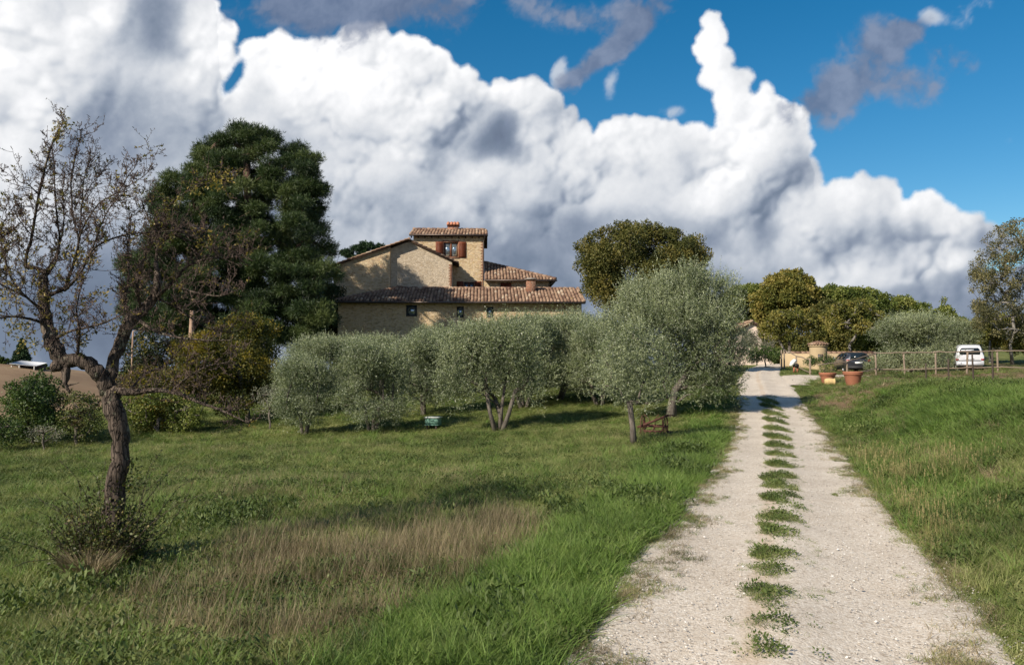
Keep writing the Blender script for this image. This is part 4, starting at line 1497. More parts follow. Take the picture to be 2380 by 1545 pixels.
def vehicle(name, loc, rz, label, paint, spec):
    root = tag(empty(name, loc, rz), label, spec['cat'])
    m = MA()
    loft(m, [car_section(*s) for s in spec['secs']])
    o = m.build('body', paint, root, smooth=True)
    o.data.polygons.foreach_set('use_smooth', np.ones(len(o.data.polygons), bool))
    md = o.modifiers.new('edge', 'EDGE_SPLIT'); md.split_angle = rad(38)
    g = M['car_glass']
    def quadpart(nm, pts, mat, th=.012, par=root):
        a = MA()
        p = [Vector(q) for q in pts]
        nrm = (p[1] - p[0]).cross(p[2] - p[0]).normalized()
        v = [q + nrm * th for q in p] + [q - nrm * th for q in p]
        n = len(p)
        a.add([tuple(q) for q in v], quads=[(i, n + i, n + (i + 1) % n, (i + 1) % n) for i in range(n)], tris=[(0, i, i + 1) for i in range(1, n - 1)] + [(n, n + i + 1, n + i) for i in range(1, n - 1)])
        return a.build(nm, mat, par)
    for nm, pts, mk in spec['panels']:
        quadpart(nm, pts, M[mk])
    for (x, y) in spec['wheels']:
        R = spec['wr']
        a = MA()
        a.lathe([(R * .62, -.10), (R * .9, -.105), (R, -.07), (R, .07), (R * .9, .105), (R * .62, .10)], 24, (x, y, R), axis='X')
        w = a.build('wheel', M['tyre'], root, smooth=True)
        b = MA()
        s = 1 if x > 0 else -1
        b.lathe([(.001, s * .06), (R * .25, s * .075), (R * .3, s * .05), (R * .6, s * .06), (R * .63, s * .10)], 24, (x, y, R), axis='X')
        b.build('rim', M['rim'], w)
    return root


def paint_mat(name, col, metal=.3):
    m, N, out = new_mat(name)
    tc = N.node('ShaderNodeTexCoord')
    n = N.noise(tc.outputs['Object'], 3.0, 4.0, .6)
    c = N.mix(n, tuple(k * .85 for k in col), tuple(min(1, k * 1.1) for k in col))
    principled(N, out, c, N.smooth(n, .2, .8, .28, .42), .5, metal, coat=.5)
    return m


M['car_glass'] = plain('car_glass', (.012, .018, .022), .08, .8, 0, .05)
M['tyre'] = plain('tyre', (.02, .02, .02), .85, .2)
M['rim'] = plain('alloy', (.35, .35, .37), .35, .5, .7, .1)
M['lamp_red'] = plain('lamp_red', (.28, .015, .015), .2, .6, 0, .1)
M['plate'] = plain('number_plate', (.72, .74, .74), .4, .4, 0, .04)
M['plastic'] = plain('dark_plastic', (.025, .026, .028), .6, .3)
car_paint = paint_mat('dark_blue_grey_paint', (.055, .060, .075), .5)
van_paint = paint_mat('white_paint', (.60, .62, .66), 0.0)
# the car's nose points north (+y); its tail is at y = 0
car = dict(cat='car', wr=.33, wheels=[(-.74, .85), (.74, .85), (-.74, 3.5), (.74, 3.5)],
           secs=[(0.02, .74, .78, .42, .86, .62, .92), (.10, .80, .86, .30, .95, .64, 1.18), (.28, .82, .89, .26, 1.00, .60, 1.40), (.7, .82, .90, .24, 1.00, .60, 1.47), (1.6, .82, .90, .22, .99, .61, 1.49),
                 (2.4, .82, .90, .22, .98, .60, 1.45), (3.1, .82, .89, .22, .96, .66, 1.12), (3.5, .82, .88, .24, .92), (4.1, .78, .84, .28, .84), (4.38, .66, .72, .36, .70)],
           panels=[('rear_window', [(-.58, .03, .99), (.58, .03, .99), (.48, .17, 1.36), (-.48, .17, 1.36)], 'car_glass'),
                   ('number_plate', [(-.26, .005, .66), (.26, .005, .66), (.26, .02, .78), (-.26, .02, .78)], 'plate'),
                   ('bumper', [(-.80, -.01, .30), (.80, -.01, .30), (.80, .01, .50), (-.80, .01, .50)], 'plastic'),
                   ('rear_lamp', [(-.84, .03, .80), (-.62, .012, .80), (-.60, .03, .93), (-.83, .05, .95)], 'lamp_red'),
                   ('rear_lamp', [(.62, .012, .80), (.84, .03, .80), (.83, .05, .95), (.60, .03, .93)], 'lamp_red'),
                   ('side_window', [(-.895, .55, 1.02), (-.895, 1.35, 1.02), (-.70, 1.35, 1.38), (-.70, .62, 1.36)], 'car_glass'),
                   ('side_window', [(-.895, 1.42, 1.02), (-.895, 2.25, 1.02), (-.70, 2.25, 1.37), (-.70, 1.42, 1.38)], 'car_glass'),
                   ('side_window', [(-.895, 2.32, 1.02), (-.895, 2.95, 1.0), (-.70, 2.5, 1.33), (-.70, 2.32, 1.36)], 'car_glass'),
                   ('side_window', [(.895, 1.35, 1.02), (.895, .55, 1.02), (.70, .62, 1.36), (.70, 1.35, 1.38)], 'car_glass'),
                   ('side_window', [(.895, 2.25, 1.02), (.895, 1.42, 1.02), (.70, 1.42, 1.38), (.70, 2.25, 1.37)], 'car_glass'),
                   ('windscreen', [(.60, 3.12, 1.06), (-.60, 3.12, 1.06), (-.52, 2.55, 1.42), (.52, 2.55, 1.42)], 'car_glass'),
                   ('wing_mirror', [(-1.04, 2.72, 1.0), (-.9, 2.72, 1.0), (-.9, 2.75, 1.12), (-1.04, 2.75, 1.12)], 'plate'),
                   ('wing_mirror', [(.9, 2.72, 1.0), (1.04, 2.72, 1.0), (1.04, 2.75, 1.12), (.9, 2.75, 1.12)], 'plate'),
                   ('exhaust', [(.50, -.015, .26), (.60, -.015, .26), (.60, .0, .31), (.50, .0, .31)], 'rim')])
cp = P(1996, 860, 56.0)
vehicle('parked_car', (cp.x, cp.y, gz(cp.x, cp.y)), rad(-8), 'dark blue grey estate car parked behind the wooden fence', car_paint, car)
van = dict(cat='van', wr=.33, wheels=[(-.78, .9), (.78, .9), (-.78, 3.6), (.78, 3.6)],
           secs=[(0.02, .80, .84, .40, 1.00, .74, 1.06), (.06, .84, .90, .32, 1.06, .72, 1.50), (.20, .86, .93, .28, 1.08, .70, 1.80), (.6, .86, .94, .26, 1.08, .72, 1.90), (2.0, .86, .94, .26, 1.08, .72, 1.92),
                 (3.2, .86, .93, .26, 1.06, .70, 1.86), (3.9, .86, .92, .26, 1.04, .74, 1.26), (4.2, .84, .90, .28, .98), (4.6, .76, .82, .34, .86)],
           panels=[('rear_window', [(-.64, .012, 1.16), (.64, .012, 1.16), (.67, .025, 1.30), (.62, .075, 1.56), (.52, .105, 1.64), (-.52, .105, 1.64), (-.62, .075, 1.56), (-.67, .025, 1.30)], 'car_glass'),
                   ('number_plate', [(-.27, .0, .80), (.27, .0, .80), (.27, .012, .92), (-.27, .012, .92)], 'plate'),
                   ('bumper', [(-.88, -.04, .38), (.88, -.04, .38), (.88, .0, .62), (-.88, .0, .62)], 'van_bumper'),
                   ('rear_lamp', [(-.90, .03, .72), (-.72, .01, .72), (-.72, .02, .86), (-.90, .045, .86)], 'lamp_red'),
                   ('rear_lamp', [(.72, .01, .72), (.90, .03, .72), (.90, .045, .86), (.72, .02, .86)], 'lamp_red'),
                   ('trim_strip', [(-.72, -.002, .70), (.72, -.002, .70), (.72, .002, .74), (-.72, .002, .74)], 'plastic'),
                   ('side_window', [(-.945, .35, 1.14), (-.945, 1.7, 1.14), (-.80, 1.7, 1.66), (-.80, .45, 1.64)], 'car_glass'),
                   ('side_window', [(-.945, 1.8, 1.14), (-.945, 2.9, 1.14), (-.80, 2.9, 1.64), (-.80, 1.8, 1.66)], 'car_glass'),
                   ('side_window', [(.945, 1.7, 1.14), (.945, .35, 1.14), (.80, .45, 1.64), (.80, 1.7, 1.66)], 'car_glass'),
                   ('windscreen', [(.66, 3.95, 1.22), (-.66, 3.95, 1.22), (-.60, 3.3, 1.76), (.60, 3.3, 1.76)], 'car_glass'),
                   ('wing_mirror', [(-1.12, 3.3, 1.16), (-.92, 3.3, 1.16), (-.92, 3.33, 1.36), (-1.12, 3.33, 1.36)], 'plastic')])
M['van_bumper'] = van_paint
vp = P(2254, 858, 58.5)
vehicle('parked_van', (vp.x, vp.y, gz(vp.x, vp.y) + .02), rad(-26), 'white people carrier parked on the right, seen from behind', van_paint, van)


# ---- fences: each run is one fence, its posts and rails are parts ----------
def fence(name, label, posts, rails, rp=.055, rr=.035, mat='wood'):
    """posts: (ox, D, height above ground); rails: (post a, post b, fraction a, fraction b)"""
    G = []
    for ox, D, h in posts:
        p = on_ground(ox, D)
        G.append((p, h))
    base = G[0][0]
    root = tag(empty(name, base), label, 'fence', 'wooden post and rail fences by the parked cars')
    rr_ = np.random.RandomState(len(posts))
    for p, h in G:
        m = MA()
        lean = rr_.normal(size=2) * .02
        k = np.linspace(-.3, h, 5)
        m.tube([(p.x + lean[0] * z_, p.y + lean[1] * z_, p.z + z_) for z_ in k], rp * (1 + rr_.normal(size=5) * .08), 8)
        m.build('post', M[mat], root, base=base)
    for a, b, fa, fb in rails:
        pa, ha = G[a]; pb, hb = G[b]
        A = pa + Vector((0, -.06, ha * fa)); B = pb + Vector((0, -.06, hb * fb))
        d = (B - A).normalized()
        A = A - d * .15; B = B + d * .15
        k = np.linspace(0, 1, 7)
        pts = [tuple(A.lerp(B, t) + Vector((0, rr_.normal() * .01, rr_.normal() * .02))) for t in k]
        m = MA(); m.tube(pts, rr * (1.1 - .25 * k), 7)
        m.build('rail', M[mat], root, base=base)
    return root


def h_for(oy, ox, D):
    return P(ox, oy, D).z - on_ground(ox, D).z


def posts_at(lst):
    """(ox, D, oy of the top)"""
    return [(ox, D, max(.25, h_for(oy, ox, D))) for ox, D, oy in lst]


fence('rail_fence', 'long two rail wooden fence in front of the white van', posts_at([(2035, 50, 818), (2102, 49.5, 818), (2174, 49, 816.5), (2246, 48.5, 815.5), (2318, 48, 813.5), (2395, 47.5, 813)]),
      [(i, i + 1, .97, .97) for i in range(5)] + [(i, i + 1, .25, .25) for i in range(5)])
fence('wire_fence', 'row of thin stakes at the edge of the green bank', posts_at([(2151, 34, 844), (2203, 33.5, 834), (2261, 33, 822), (2306, 31.5, 817)]), [], .035, .02, 'wood_dark')
fence('gate_rail', 'sloping rails between the big pots and the car', posts_at([(1905, 44.5, 846), (1968, 45.5, 838), (2035, 49.5, 819)]), [(0, 1, .96, .96), (1, 2, .96, .98), (1, 2, .12, .3)])
fence('yard_fence', 'short descending wooden fence left of the drive', posts_at([(1816, 57.5, 813), (1822, 57.3, 812), (1851, 51, 827), (1882, 47.5, 832)]), [(1, 2, .97, .97), (2, 3, .97, .9), (2, 3, .35, .12)])


def bundle():
    D = 50.5
    p = on_ground(1849, D)
    root = tag(empty('garden_stand', p), 'orange clay stand under a white and black bundle by the fence', 'garden ornament')
    for x in (-.12, .1):
        m = MA(); m.lathe([(.001, 0), (.075, 0), (.06, .2), (.085, .36), (.001, .36)], 12, (x, 0, 0))
        m.build('leg', M['terracotta'], root, smooth=True)
    m = MA(); m.lathe([(.001, .34), (.17, .36), (.2, .45), (.16, .56), (.001, .58)], 14)
    m.build('black_bag', M['black'], root, smooth=True)
    m = MA()
    m.tube([(-.38, -.1, .42), (-.26, -.1, .60), (-.10, -.08, .76), (.02, -.05, .80)], [.09, .14, .13, .05], 9, rough=.15, rng=np.random.RandomState(2))
    m.build('white_sack', plain('white_sack', (.75, .76, .74), .8), root, smooth=True)


bundle()


# ------------------------------------------------------------------ trees
def skeleton(r, trunk, trunk_r, targets, tip_r=.012, fork=0.5, step=.45, lift=.12, wob=.05, sides=7):
    """trunk polyline plus limbs that grow out of it to every target; thickness follows the number of tips carried"""
    pos = [np.array(p, float) for p in trunk]
    par = [-1] + list(range(len(trunk) - 1))
    first = max(1, int(len(trunk) * fork))
    chains = [list(range(len(trunk)))]
    tips = {}
    top = pos[-1]
    order = sorted(range(len(targets)), key=lambda k: np.linalg.norm(np.array(targets[k]) - top))
    for k in order:
        t = np.array(targets[k], float)
        arr = np.array(pos[first:])
        d = np.linalg.norm(arr - t, axis=1) + .35 * np.maximum(0, arr[:, 2] - t[2])
        i = int(np.argmin(d)) + first
        a = pos[i]
        L = np.linalg.norm(t - a)
        n = max(2, int(math.ceil(L / step)))
        c = (a + t) / 2 + np.array([0, 0, lift * L]) + r.normal(size=3) * wob * L
        ch = [i]
        for s in np.linspace(0, 1, n + 1)[1:]:
            p = (1 - s) ** 2 * a + 2 * s * (1 - s) * c + s * s * t + r.normal(size=3) * wob * .25 * min(L, 1.2)
            pos.append(p); par.append(ch[-1]); ch.append(len(pos) - 1)
        chains.append(ch)
        tips[ch[-1]] = 1
    cnt = np.zeros(len(pos))
    for e in tips:
        k = e
        while k >= 0:
            cnt[k] += 1
            k = par[k]
    cnt = np.maximum(cnt, 1)
    R = tip_r * cnt ** .5
    k_ = trunk_r / R[0]
    R = np.where(cnt > 1, R * np.interp(cnt, [1, cnt.max()], [1, k_]), R)
    m = MA()
    for q, ch in enumerate(chains):
        rr = R[ch].copy()
        if q == 0:
            rr = np.interp(np.linspace(0, 1, len(ch)), [0, .12, 1], [trunk_r * 1.35, trunk_r, max(R[ch[-1]], trunk_r * .6)])
        else:
            rr[0] = min(rr[0], rr[1] * 1.25)
            rr[-1] = tip_r * .6
        m.tube([pos[i] for i in ch], rr, sides if q else sides + 3, rough=.12 if q == 0 else .05, rng=r)
    return m, np.array(pos)


def shoot_leaves(m, r, P0, O, V, up=.6, Ls=(.22, .58), n=15, leaf=.066, w=.021, spread=.75):
    N_ = len(P0)
    d = unit(O * .75 + np.array([0, 0, up]) + r.normal(size=(N_, 3)) * .28)
    L = r.uniform(Ls[0], Ls[1], N_)
    s = np.tile(np.linspace(.05, 1, n), (N_, 1)) + r.normal(size=(N_, n)) * .02
    bend = (r.normal(size=(N_, 3)) * .14 + np.array([0, 0, -.10]))
    c = P0[:, None, :] + d[:, None, :] * (s * L[:, None])[..., None] + bend[:, None, :] * ((s ** 2) * L[:, None])[..., None]
    dd = unit(d[:, None, :] * .8 + r.normal(size=(N_, n, 3)) * spread)
    sd = unit(np.cross(dd, r.normal(size=(N_, n, 3))))
    val = np.clip(V[:, None] + r.normal(size=(N_, n)) * .14 + (s - .5) * .12, 0, 1)
    v, q = leaf_quads(c.reshape(-1, 3), dd.reshape(-1, 3), sd.reshape(-1, 3), (leaf * r.uniform(.75, 1.25, N_ * n)), (w * r.uniform(.8, 1.2, N_ * n)))
    m.add(v, quads=q, val=val.ravel())


def blob_leaves(m, r, clumps, dens, leaf=.12, w=.08, minr=.3, spread=1.0):
    c, o, v = clump_points(r, clumps, dens * 2.6, minr)
    d = unit(o + r.normal(size=c.shape) * spread)
    s = unit(np.cross(d, r.normal(size=c.shape)))
    val = np.clip(v, 0, 1)
    m.add(*leaf_quads(c, d, s, leaf * r.uniform(.8, 1.5, len(c)), w * r.uniform(.8, 1.5, len(c))), val=val)


def from_photo(lst, D, base, squash=1.0):
    out = []
    for it in lst:
        ox, oy, rp = it[:3]
        dd = it[3] if len(it) > 3 else 0.0
        p = P(ox, oy, D + dd) - base
        R = px(rp, D + dd)
        out.append((p.x, p.y, p.z, R, R, R * squash))
    return out


def olive_template(r, h=3.9, wid=1.55, n_cl=15, stems=3, dens=210, lean=0.0):
    """-> trunk mesh, crown mesh in local coordinates"""
    cl = []
    for k in range(n_cl):
        a = k * 2.4 + r.rand()
        q = math.sqrt((k + .5) / n_cl) * wid * .72
        z = h * .58 + (1 - (q / wid) ** 2) * h * .17 + r.normal() * .16
        R = r.uniform(.34, .60) * wid / 1.5
        cl.append((q * math.cos(a) + lean * .3, q * math.sin(a), z, R, R, R * .95))
    for k in range(14):                     # hanging skirt
        a = k * .8 + r.rand() * .5
        q = wid * r.uniform(.5, .88)
        R = r.uniform(.34, .46) * wid / 1.5
        cl.append((q * math.cos(a), q * math.sin(a), h * r.uniform(.20, .46), R, R, R * 1.15))
    tr = MA()
    for s in range(stems):
        a = s * 2 * PI / stems + r.rand()
        b = np.array([math.cos(a) * .12, math.sin(a) * .12, -.12])
        e = np.array([math.cos(a) * .45 + lean, math.sin(a) * .45, h * .28])
        mid = b * .45 + e * .55 + np.array([r.normal() * .07, r.normal() * .07, 0])
        mine = [c[:3] for i, c in enumerate(cl) if i % stems == s]
        m_, _ = skeleton(r, [b, b * .7 + mid * .3, mid, e], r.uniform(.07, .11) if stems > 1 else .13, mine, .010, .5)
        for vv, qq, tt, aa in ((m_.v, m_.q, m_.t, m_.a),):
            base_n = 0
            V = np.concatenate(vv)
            tr.add(V, quads=np.concatenate(qq), tris=np.concatenate(tt) if tt else None, val=np.concatenate(aa))
    cr = MA()
    p0, o, v = clump_points(r, cl, dens, .25)
    shoot_leaves(cr, r, p0, o, v)
    top = p0[:, 2] > h * .62
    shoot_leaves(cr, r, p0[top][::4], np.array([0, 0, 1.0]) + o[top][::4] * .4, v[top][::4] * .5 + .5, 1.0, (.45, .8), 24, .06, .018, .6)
    return tr, cr


TREES = {}


def tree_thing(name, label, cat, base, trunk, crown, bark, leaf, group=None, rz=0.0, crown_name='crown'):
    root = tag(empty(name, base, rz), label, cat, group)
    if trunk is not None:
        trunk.build('trunk', M[bark], root, smooth=True)
    if crown is not None:
        crown.build(crown_name, M[leaf], root)
    return root


def G(ox, D):
    p = on_ground(ox, D)
    return p


# ---- the olive grove
og = 'olive trees in the grove below the farmhouse'
r = np.random.RandomState(21)
# the large one by the road
D = 28.5
base = G(1558, D)
cl = from_photo([(1430, 760, 38), (1480, 720, 44), (1540, 690, 46), (1600, 675, 46), (1650, 690, 44), (1690, 740, 34), (1700, 790, 32), (1695, 845, 34), (1650, 760, 48, -.6), (1590, 745, 50, -.8), (1525, 760, 50, -.8),
                 (1460, 800, 46), (1640, 830, 50, -.6), (1580, 820, 46, .4), (1520, 840, 46, .4), (1440, 870, 34), (1480, 890, 38), (1660, 895, 40), (1620, 900, 34), (1700, 900, 26), (1550, 720, 50, 1.2), (1620, 730, 50, 1.3),
                 (1500, 780, 50, 1.3), (1660, 800, 50, 1.3), (1600, 800, 60, 1.8), (1420, 820, 32, .5), (1540, 880, 30, .8), (1690, 680, 24, .4), (1470, 690, 26, .3), (1705, 830, 28, .4), (1580, 860, 44, 1.0), (1630, 860, 40, .8)], D, base)
a = P(1570, 905, D) - base; b_ = P(1597, 868, D) - base
tr, _ = skeleton(r, [(0, 0, -.2), (P(1562, 935, D) - base), a, b_], .17, [c[:3] for c in cl], .012, .6)
low = MA()
tr.tube([tuple(P(1572, 935, D) - base), tuple(P(1595, 918, D) - base), tuple(P(1612, 915, D) - base)], [.05, .035, .015], 6)
cr = MA()
p0, o, v = clump_points(r, cl, 240, .3)
shoot_leaves(cr, r, p0, o, np.clip(v - .10, 0, 1))
tp = p0[:, 2] > 3.0
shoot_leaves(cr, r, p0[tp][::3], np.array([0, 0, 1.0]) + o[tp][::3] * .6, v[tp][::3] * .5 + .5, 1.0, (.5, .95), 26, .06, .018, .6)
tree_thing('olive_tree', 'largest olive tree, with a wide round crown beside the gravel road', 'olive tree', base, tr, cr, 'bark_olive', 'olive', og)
# the small one in front of it
D = 21.3
base = G(1472, D)
cl = from_photo([(1400, 830, 22), (1430, 800, 26), (1470, 785, 28), (1510, 800, 26), (1545, 825, 24), (1420, 860, 30), (1465, 840, 34), (1515, 850, 32), (1400, 895, 24), (1440, 905, 28), (1490, 900, 30), (1540, 890, 28), (1560, 860, 20), (1450, 935, 18), (1500, 938, 18), (1550, 925, 16), (1470, 860, 34, .5), (1500, 880, 34, .5), (1475, 768, 16)], D, base)
k1 = P(1463, 935, D) - base
tr, _ = skeleton(r, [(0, 0, -.15), (P(1470, 990, D) - base), (P(1465, 955, D) - base), k1], .075, [c[:3] for c in cl], .009, .6)
cr = MA()
p0, o, v = clump_points(r, cl, 250, .3)
shoot_leaves(cr, r, p0, o, np.clip(v + .20, 0, 1), .5, (.16, .38), 15, .056, .017)
tree_thing('olive_tree', 'small young olive tree on a thin bare trunk beside the rusty implement', 'olive tree', base, tr, cr, 'bark_olive', 'olive', og)
# the spreading one with several stems
D = 27.2
base = G(1162, D)
cl = from_photo([(1045, 805, 30), (1080, 785, 32), (1120, 778, 34), (1170, 770, 34), (1215, 785, 32), (1240, 800, 30), (1060, 840, 34), (1110, 810, 42, -.4), (1165, 800, 44, -.5), (1215, 830, 36, -.3), (1040, 880, 26), (1080, 880, 34), (1130, 860, 36),
                 (1185, 860, 36), (1230, 870, 28), (1040, 915, 22), (1075, 925, 24), (1105, 905, 24), (1215, 905, 24), (1150, 800, 44, .8), (1190, 810, 44, .8), (1100, 810, 40, .7), (1240, 920, 20)], D, base)
tr = MA()
for kx, (fx, fy) in enumerate(((1130, 905), (1175, 880), (1198, 905), (1150, 925))):
    b0 = Vector(((kx - 1.5) * .08, (kx % 2) * .1, -.15))
    e0 = P(fx, fy, D + (kx % 2) * .3) - base
    m_, _ = skeleton(r, [b0, b0.lerp(e0, .5) + Vector((-.05 + .03 * kx, 0, -.03)), e0], .07, [c[:3] for i, c in enumerate(cl) if i % 4 == kx], .010, .5)
    tr.add(np.concatenate(m_.v), quads=np.concatenate(m_.q), tris=np.concatenate(m_.t), val=np.concatenate(m_.a))
cr = MA()
p0, o, v = clump_points(r, cl, 215, .3)
shoot_leaves(cr, r, p0, o, np.clip(v + .08, 0, 1))
tree_thing('olive_tree', 'many stemmed spreading olive tree nearest the green box on its right', 'olive tree', base, tr, cr, 'bark_olive', 'olive', og)

temps = []
for kk, (h, w_, st) in enumerate(((3.9, 1.5, 3), (3.7, 1.35, 2), (4.1, 1.65, 1))):
    tr, cr = olive_template(r, h, w_, 16, st)
    temps.append((tr, cr, h))
# (ox base, depth, height px, width scale, template, rotation, label)
OL = [(868, 28.2, 258, 1.0, 0, .3, 'olive tree with a tall narrow crown left of the green box, trunk in the grass'),
      (708, 28.4, 228, .98, 1, 1.4, 'leftmost olive tree at the edge of the yellow autumn tree'),
      (985, 32.5, 232, 1.05, 1, 4.0, 'olive tree with a slanting dark trunk just behind the green box'),
      (757, 37.5, 212, 1.25, 2, 2.2, 'single trunked olive tree standing behind the leftmost olives in its own dark shadow'),
      (1215, 33.5, 262, 1.05, 0, 3.3, 'olive tree immediately behind the many stemmed one'),
      (1292, 35.5, 245, 1.15, 2, 5.0, 'olive tree in the dark shade right of the many stemmed one'),
      (1020, 43.0, 190, 1.2, 0, 1.0, 'olive tree furthest back, below the small wing windows'),
      (1345, 40.0, 225, 1.25, 1, .6, 'olive tree right below the end of the long tiled roof'),
      (880, 45.0, 175, 1.35, 2, 4.6, 'olive tree at the back below the leftmost wing window'),
      (1395, 33.0, 235, 1.1, 0, 2.6, 'olive tree wedged behind the small young olive tree'),
      (1140, 44.0, 190, 1.35, 1, 3.0, 'olive tree at the back below the middle of the farmhouse'),
      (1290, 47.0, 180, 1.4, 0, 5.5, 'olive tree closest to the right corner of the long wing')]
protos = {}
for ox, D, hp, ws, ti, rz, lab in OL:
    base = G(ox, D)
    if ti not in protos:
        t = tree_thing('olive_tree', lab, 'olive tree', base, temps[ti][0], temps[ti][1], 'bark_olive', 'olive', og, rz)
        protos[ti] = t
    else:
        t = copy_tree(protos[ti])
        t['label'] = lab
        t.location = base
        t.rotation_euler = (0, 0, rz)
    s = px(hp, D) * .86 / (temps[ti][2] * 1.0)
    t.scale = (s * ws, s * ws, s)
# the two by the fence on the right
for ox, D, hp, ws, ti, rz, lab in ((2118, 55.0, 150, 1.55, 2, .4, 'wide bushy olive tree behind the rail fence between car and van'), (2218, 62.0, 118, 1.3, 0, 2.0, 'smaller pale olive tree just left of the white van')):
    t = copy_tree(protos[ti])
    t['label'] = lab
    t['group'] = 'olive trees behind the rail fence'
    base = G(ox, D)
    t.location = base + Vector((0, 0, -.9 * px(hp, D) / 4))
    t.rotation_euler = (0, 0, rz)
    s = px(hp, D) / temps[ti][2] * 1.22
    t.scale = (s * ws * .8, s * ws * .8, s)


# ---- the tall pine
def build_pine():
    r = np.random.RandomState(77)
    D = 53.0
    base = G(560, D)
    poly = [(505, 298), (560, 290), (625, 292), (650, 330), (690, 340), (722, 372), (728, 415), (750, 470), (745, 505), (768, 545), (776, 600), (782, 650), (770, 700), (765, 745), (700, 790), (560, 790), (420, 780), (300, 760), (285, 690), (300, 610), (352, 560), (372, 500), (362, 455), (382, 402), (430, 402), (462, 385), (462, 350), (488, 330)]
    px_, py_ = np.array([p[0] for p in poly], float), np.array([p[1] for p in poly], float)
    def inside(x, y):
        c = False
        n = len(poly)
        for i in range(n):
            j = (i - 1) % n
            if (py_[i] > y) != (py_[j] > y) and x < (px_[j] - px_[i]) * (y - py_[i]) / (py_[j] - py_[i]) + px_[i]:
                c = not c
        return c
    cl = []
    cl += [(650, 535, 24, 0.5), (640, 560, 22, -1.5), (668, 550, 20, 1.0), (628, 535, 20, 1.8)]
    # rim clumps follow the silhouette
    for i in range(len(poly)):
        a, b = np.array(poly[i], float), np.array(poly[(i + 1) % len(poly)], float)
        n = max(1, int(np.linalg.norm(b - a) / 30))
        for k in range(n):
            p = a + (b - a) * (k + r.rand()) / n
            c = np.array([560, 560.])
            R = r.uniform(15, 24)
            p = p + (c - p) / np.linalg.norm(c - p) * R * .9
            cl.append((p[0], p[1], R, r.uniform(-1.2, 1.2)))
    tries = 0
    while len(cl) < 430 and tries < 9000:
        tries += 1
        x, y = r.uniform(285, 780), r.uniform(300, 790)
        if not inside(x, y): continue
        w = np.interp(y, [300, 450, 600, 790], [1.8, 4.0, 5.2, 5.0])
        z = r.choice([-1, 1]) * w * r.uniform(.25, 1)
        R = r.uniform(13, 25)
        if any((x - q[0]) ** 2 + (y - q[1]) ** 2 + ((z - q[3]) * 34) ** 2 < (.88 * R) ** 2 for q in cl): continue
        cl.append((x, y, R, z))
    C = [(p.x, p.y, p.z, px(R, D) * 1.25, px(R, D) * 1.25, px(R, D) * .58) for (x, y, R, z) in cl for p in [P(x, y, D + z) - base]]
    trunk = [tuple(P(ox, oy, D) - base) for ox, oy in ((565, 930), (560, 840), (562, 740), (570, 640), (580, 540), (575, 440), (572, 360))]
    trunk[0] = (trunk[1][0], 0, -.4)
    tr, _ = skeleton(r, trunk, .24, [c[:3] for c in C], .022, .3, 1.0, -.06, .07, 7)
    cr = MA()
    # each clump is many tufts of needles
    c, o, v = clump_points(r, C, 380, .25)
    n = 5
    N_ = len(c)
    c = c + r.normal(size=c.shape) * .13
    d = unit(o[:, None, :] * .7 + np.array([0, 0, .45]) + r.normal(size=(N_, n, 3)) * .5)
    sd = unit(np.cross(d, r.normal(size=(N_, n, 3))))
    cc = np.repeat(c[:, None, :], n, 1)
    vv = np.clip(np.repeat(v[:, None], n, 1) + r.normal(size=(N_, n)) * .1, 0, 1)
    cr.add(*leaf_quads(cc.reshape(-1, 3), d.reshape(-1, 3), sd.reshape(-1, 3), r.uniform(.18, .34, N_ * n), .026), val=vv.ravel())
    tree_thing('pine_tree', 'tall dark umbrella pine towering left of the farmhouse', 'pine tree', base, tr, cr, 'bark_pine', 'pine')
    # bare pale trunks of smaller pines at its foot
    for ox, D, oy0, oy1, rr in ((443, 40.0, 722, 900, .13), (432, 39, 815, 935, .10), (350, 44, 830, 900, .07), (306, 42, 770, 850, .05)):
        b = G(ox, D)
        t = P(ox + 3, oy0, D) - b
        root = tag(empty('pine_snag', b), {443: 'thick pale broken pine trunk rising before the dark pine', 432: 'short pale bare trunk beside the thick broken pine trunk', 350: 'thin bare trunk left of the yellow autumn tree', 306: 'thinnest bare pole like trunk seen behind the bare fruit tree'}[ox], 'tree trunk', 'bare trunks below the pine')
        m = MA()
        m.tube([(0, 0, -.2), (t.x * .3, 0, t.z * .4), (t.x * .5, 0, t.z * .75), tuple(t)], [rr * 1.1, rr, rr * .9, rr * .75], 9, rough=.12, rng=r)
        m.build('trunk', M['pale_bark'], root, smooth=True)
        for q in range(5):
            k = MA()
            z = t.z * r.uniform(.45, 1.0)
            a = r.rand() * 2 * PI
            L = r.uniform(.3, 1.0)
            k.tube([(t.x * .5, 0, z), (t.x * .5 + math.cos(a) * L * .6, math.sin(a) * L * .6, z + L * .2), (t.x * .5 + math.cos(a) * L, math.sin(a) * L, z + L * .55)], [.022, .014, .006], 5)
            k.build('dead_branch', M['pale_bark'], root)


M['pale_bark'] = bark_mat('pale_bark', (.20, .12, .08), (.46, .33, .24), scale=9)
build_pine()


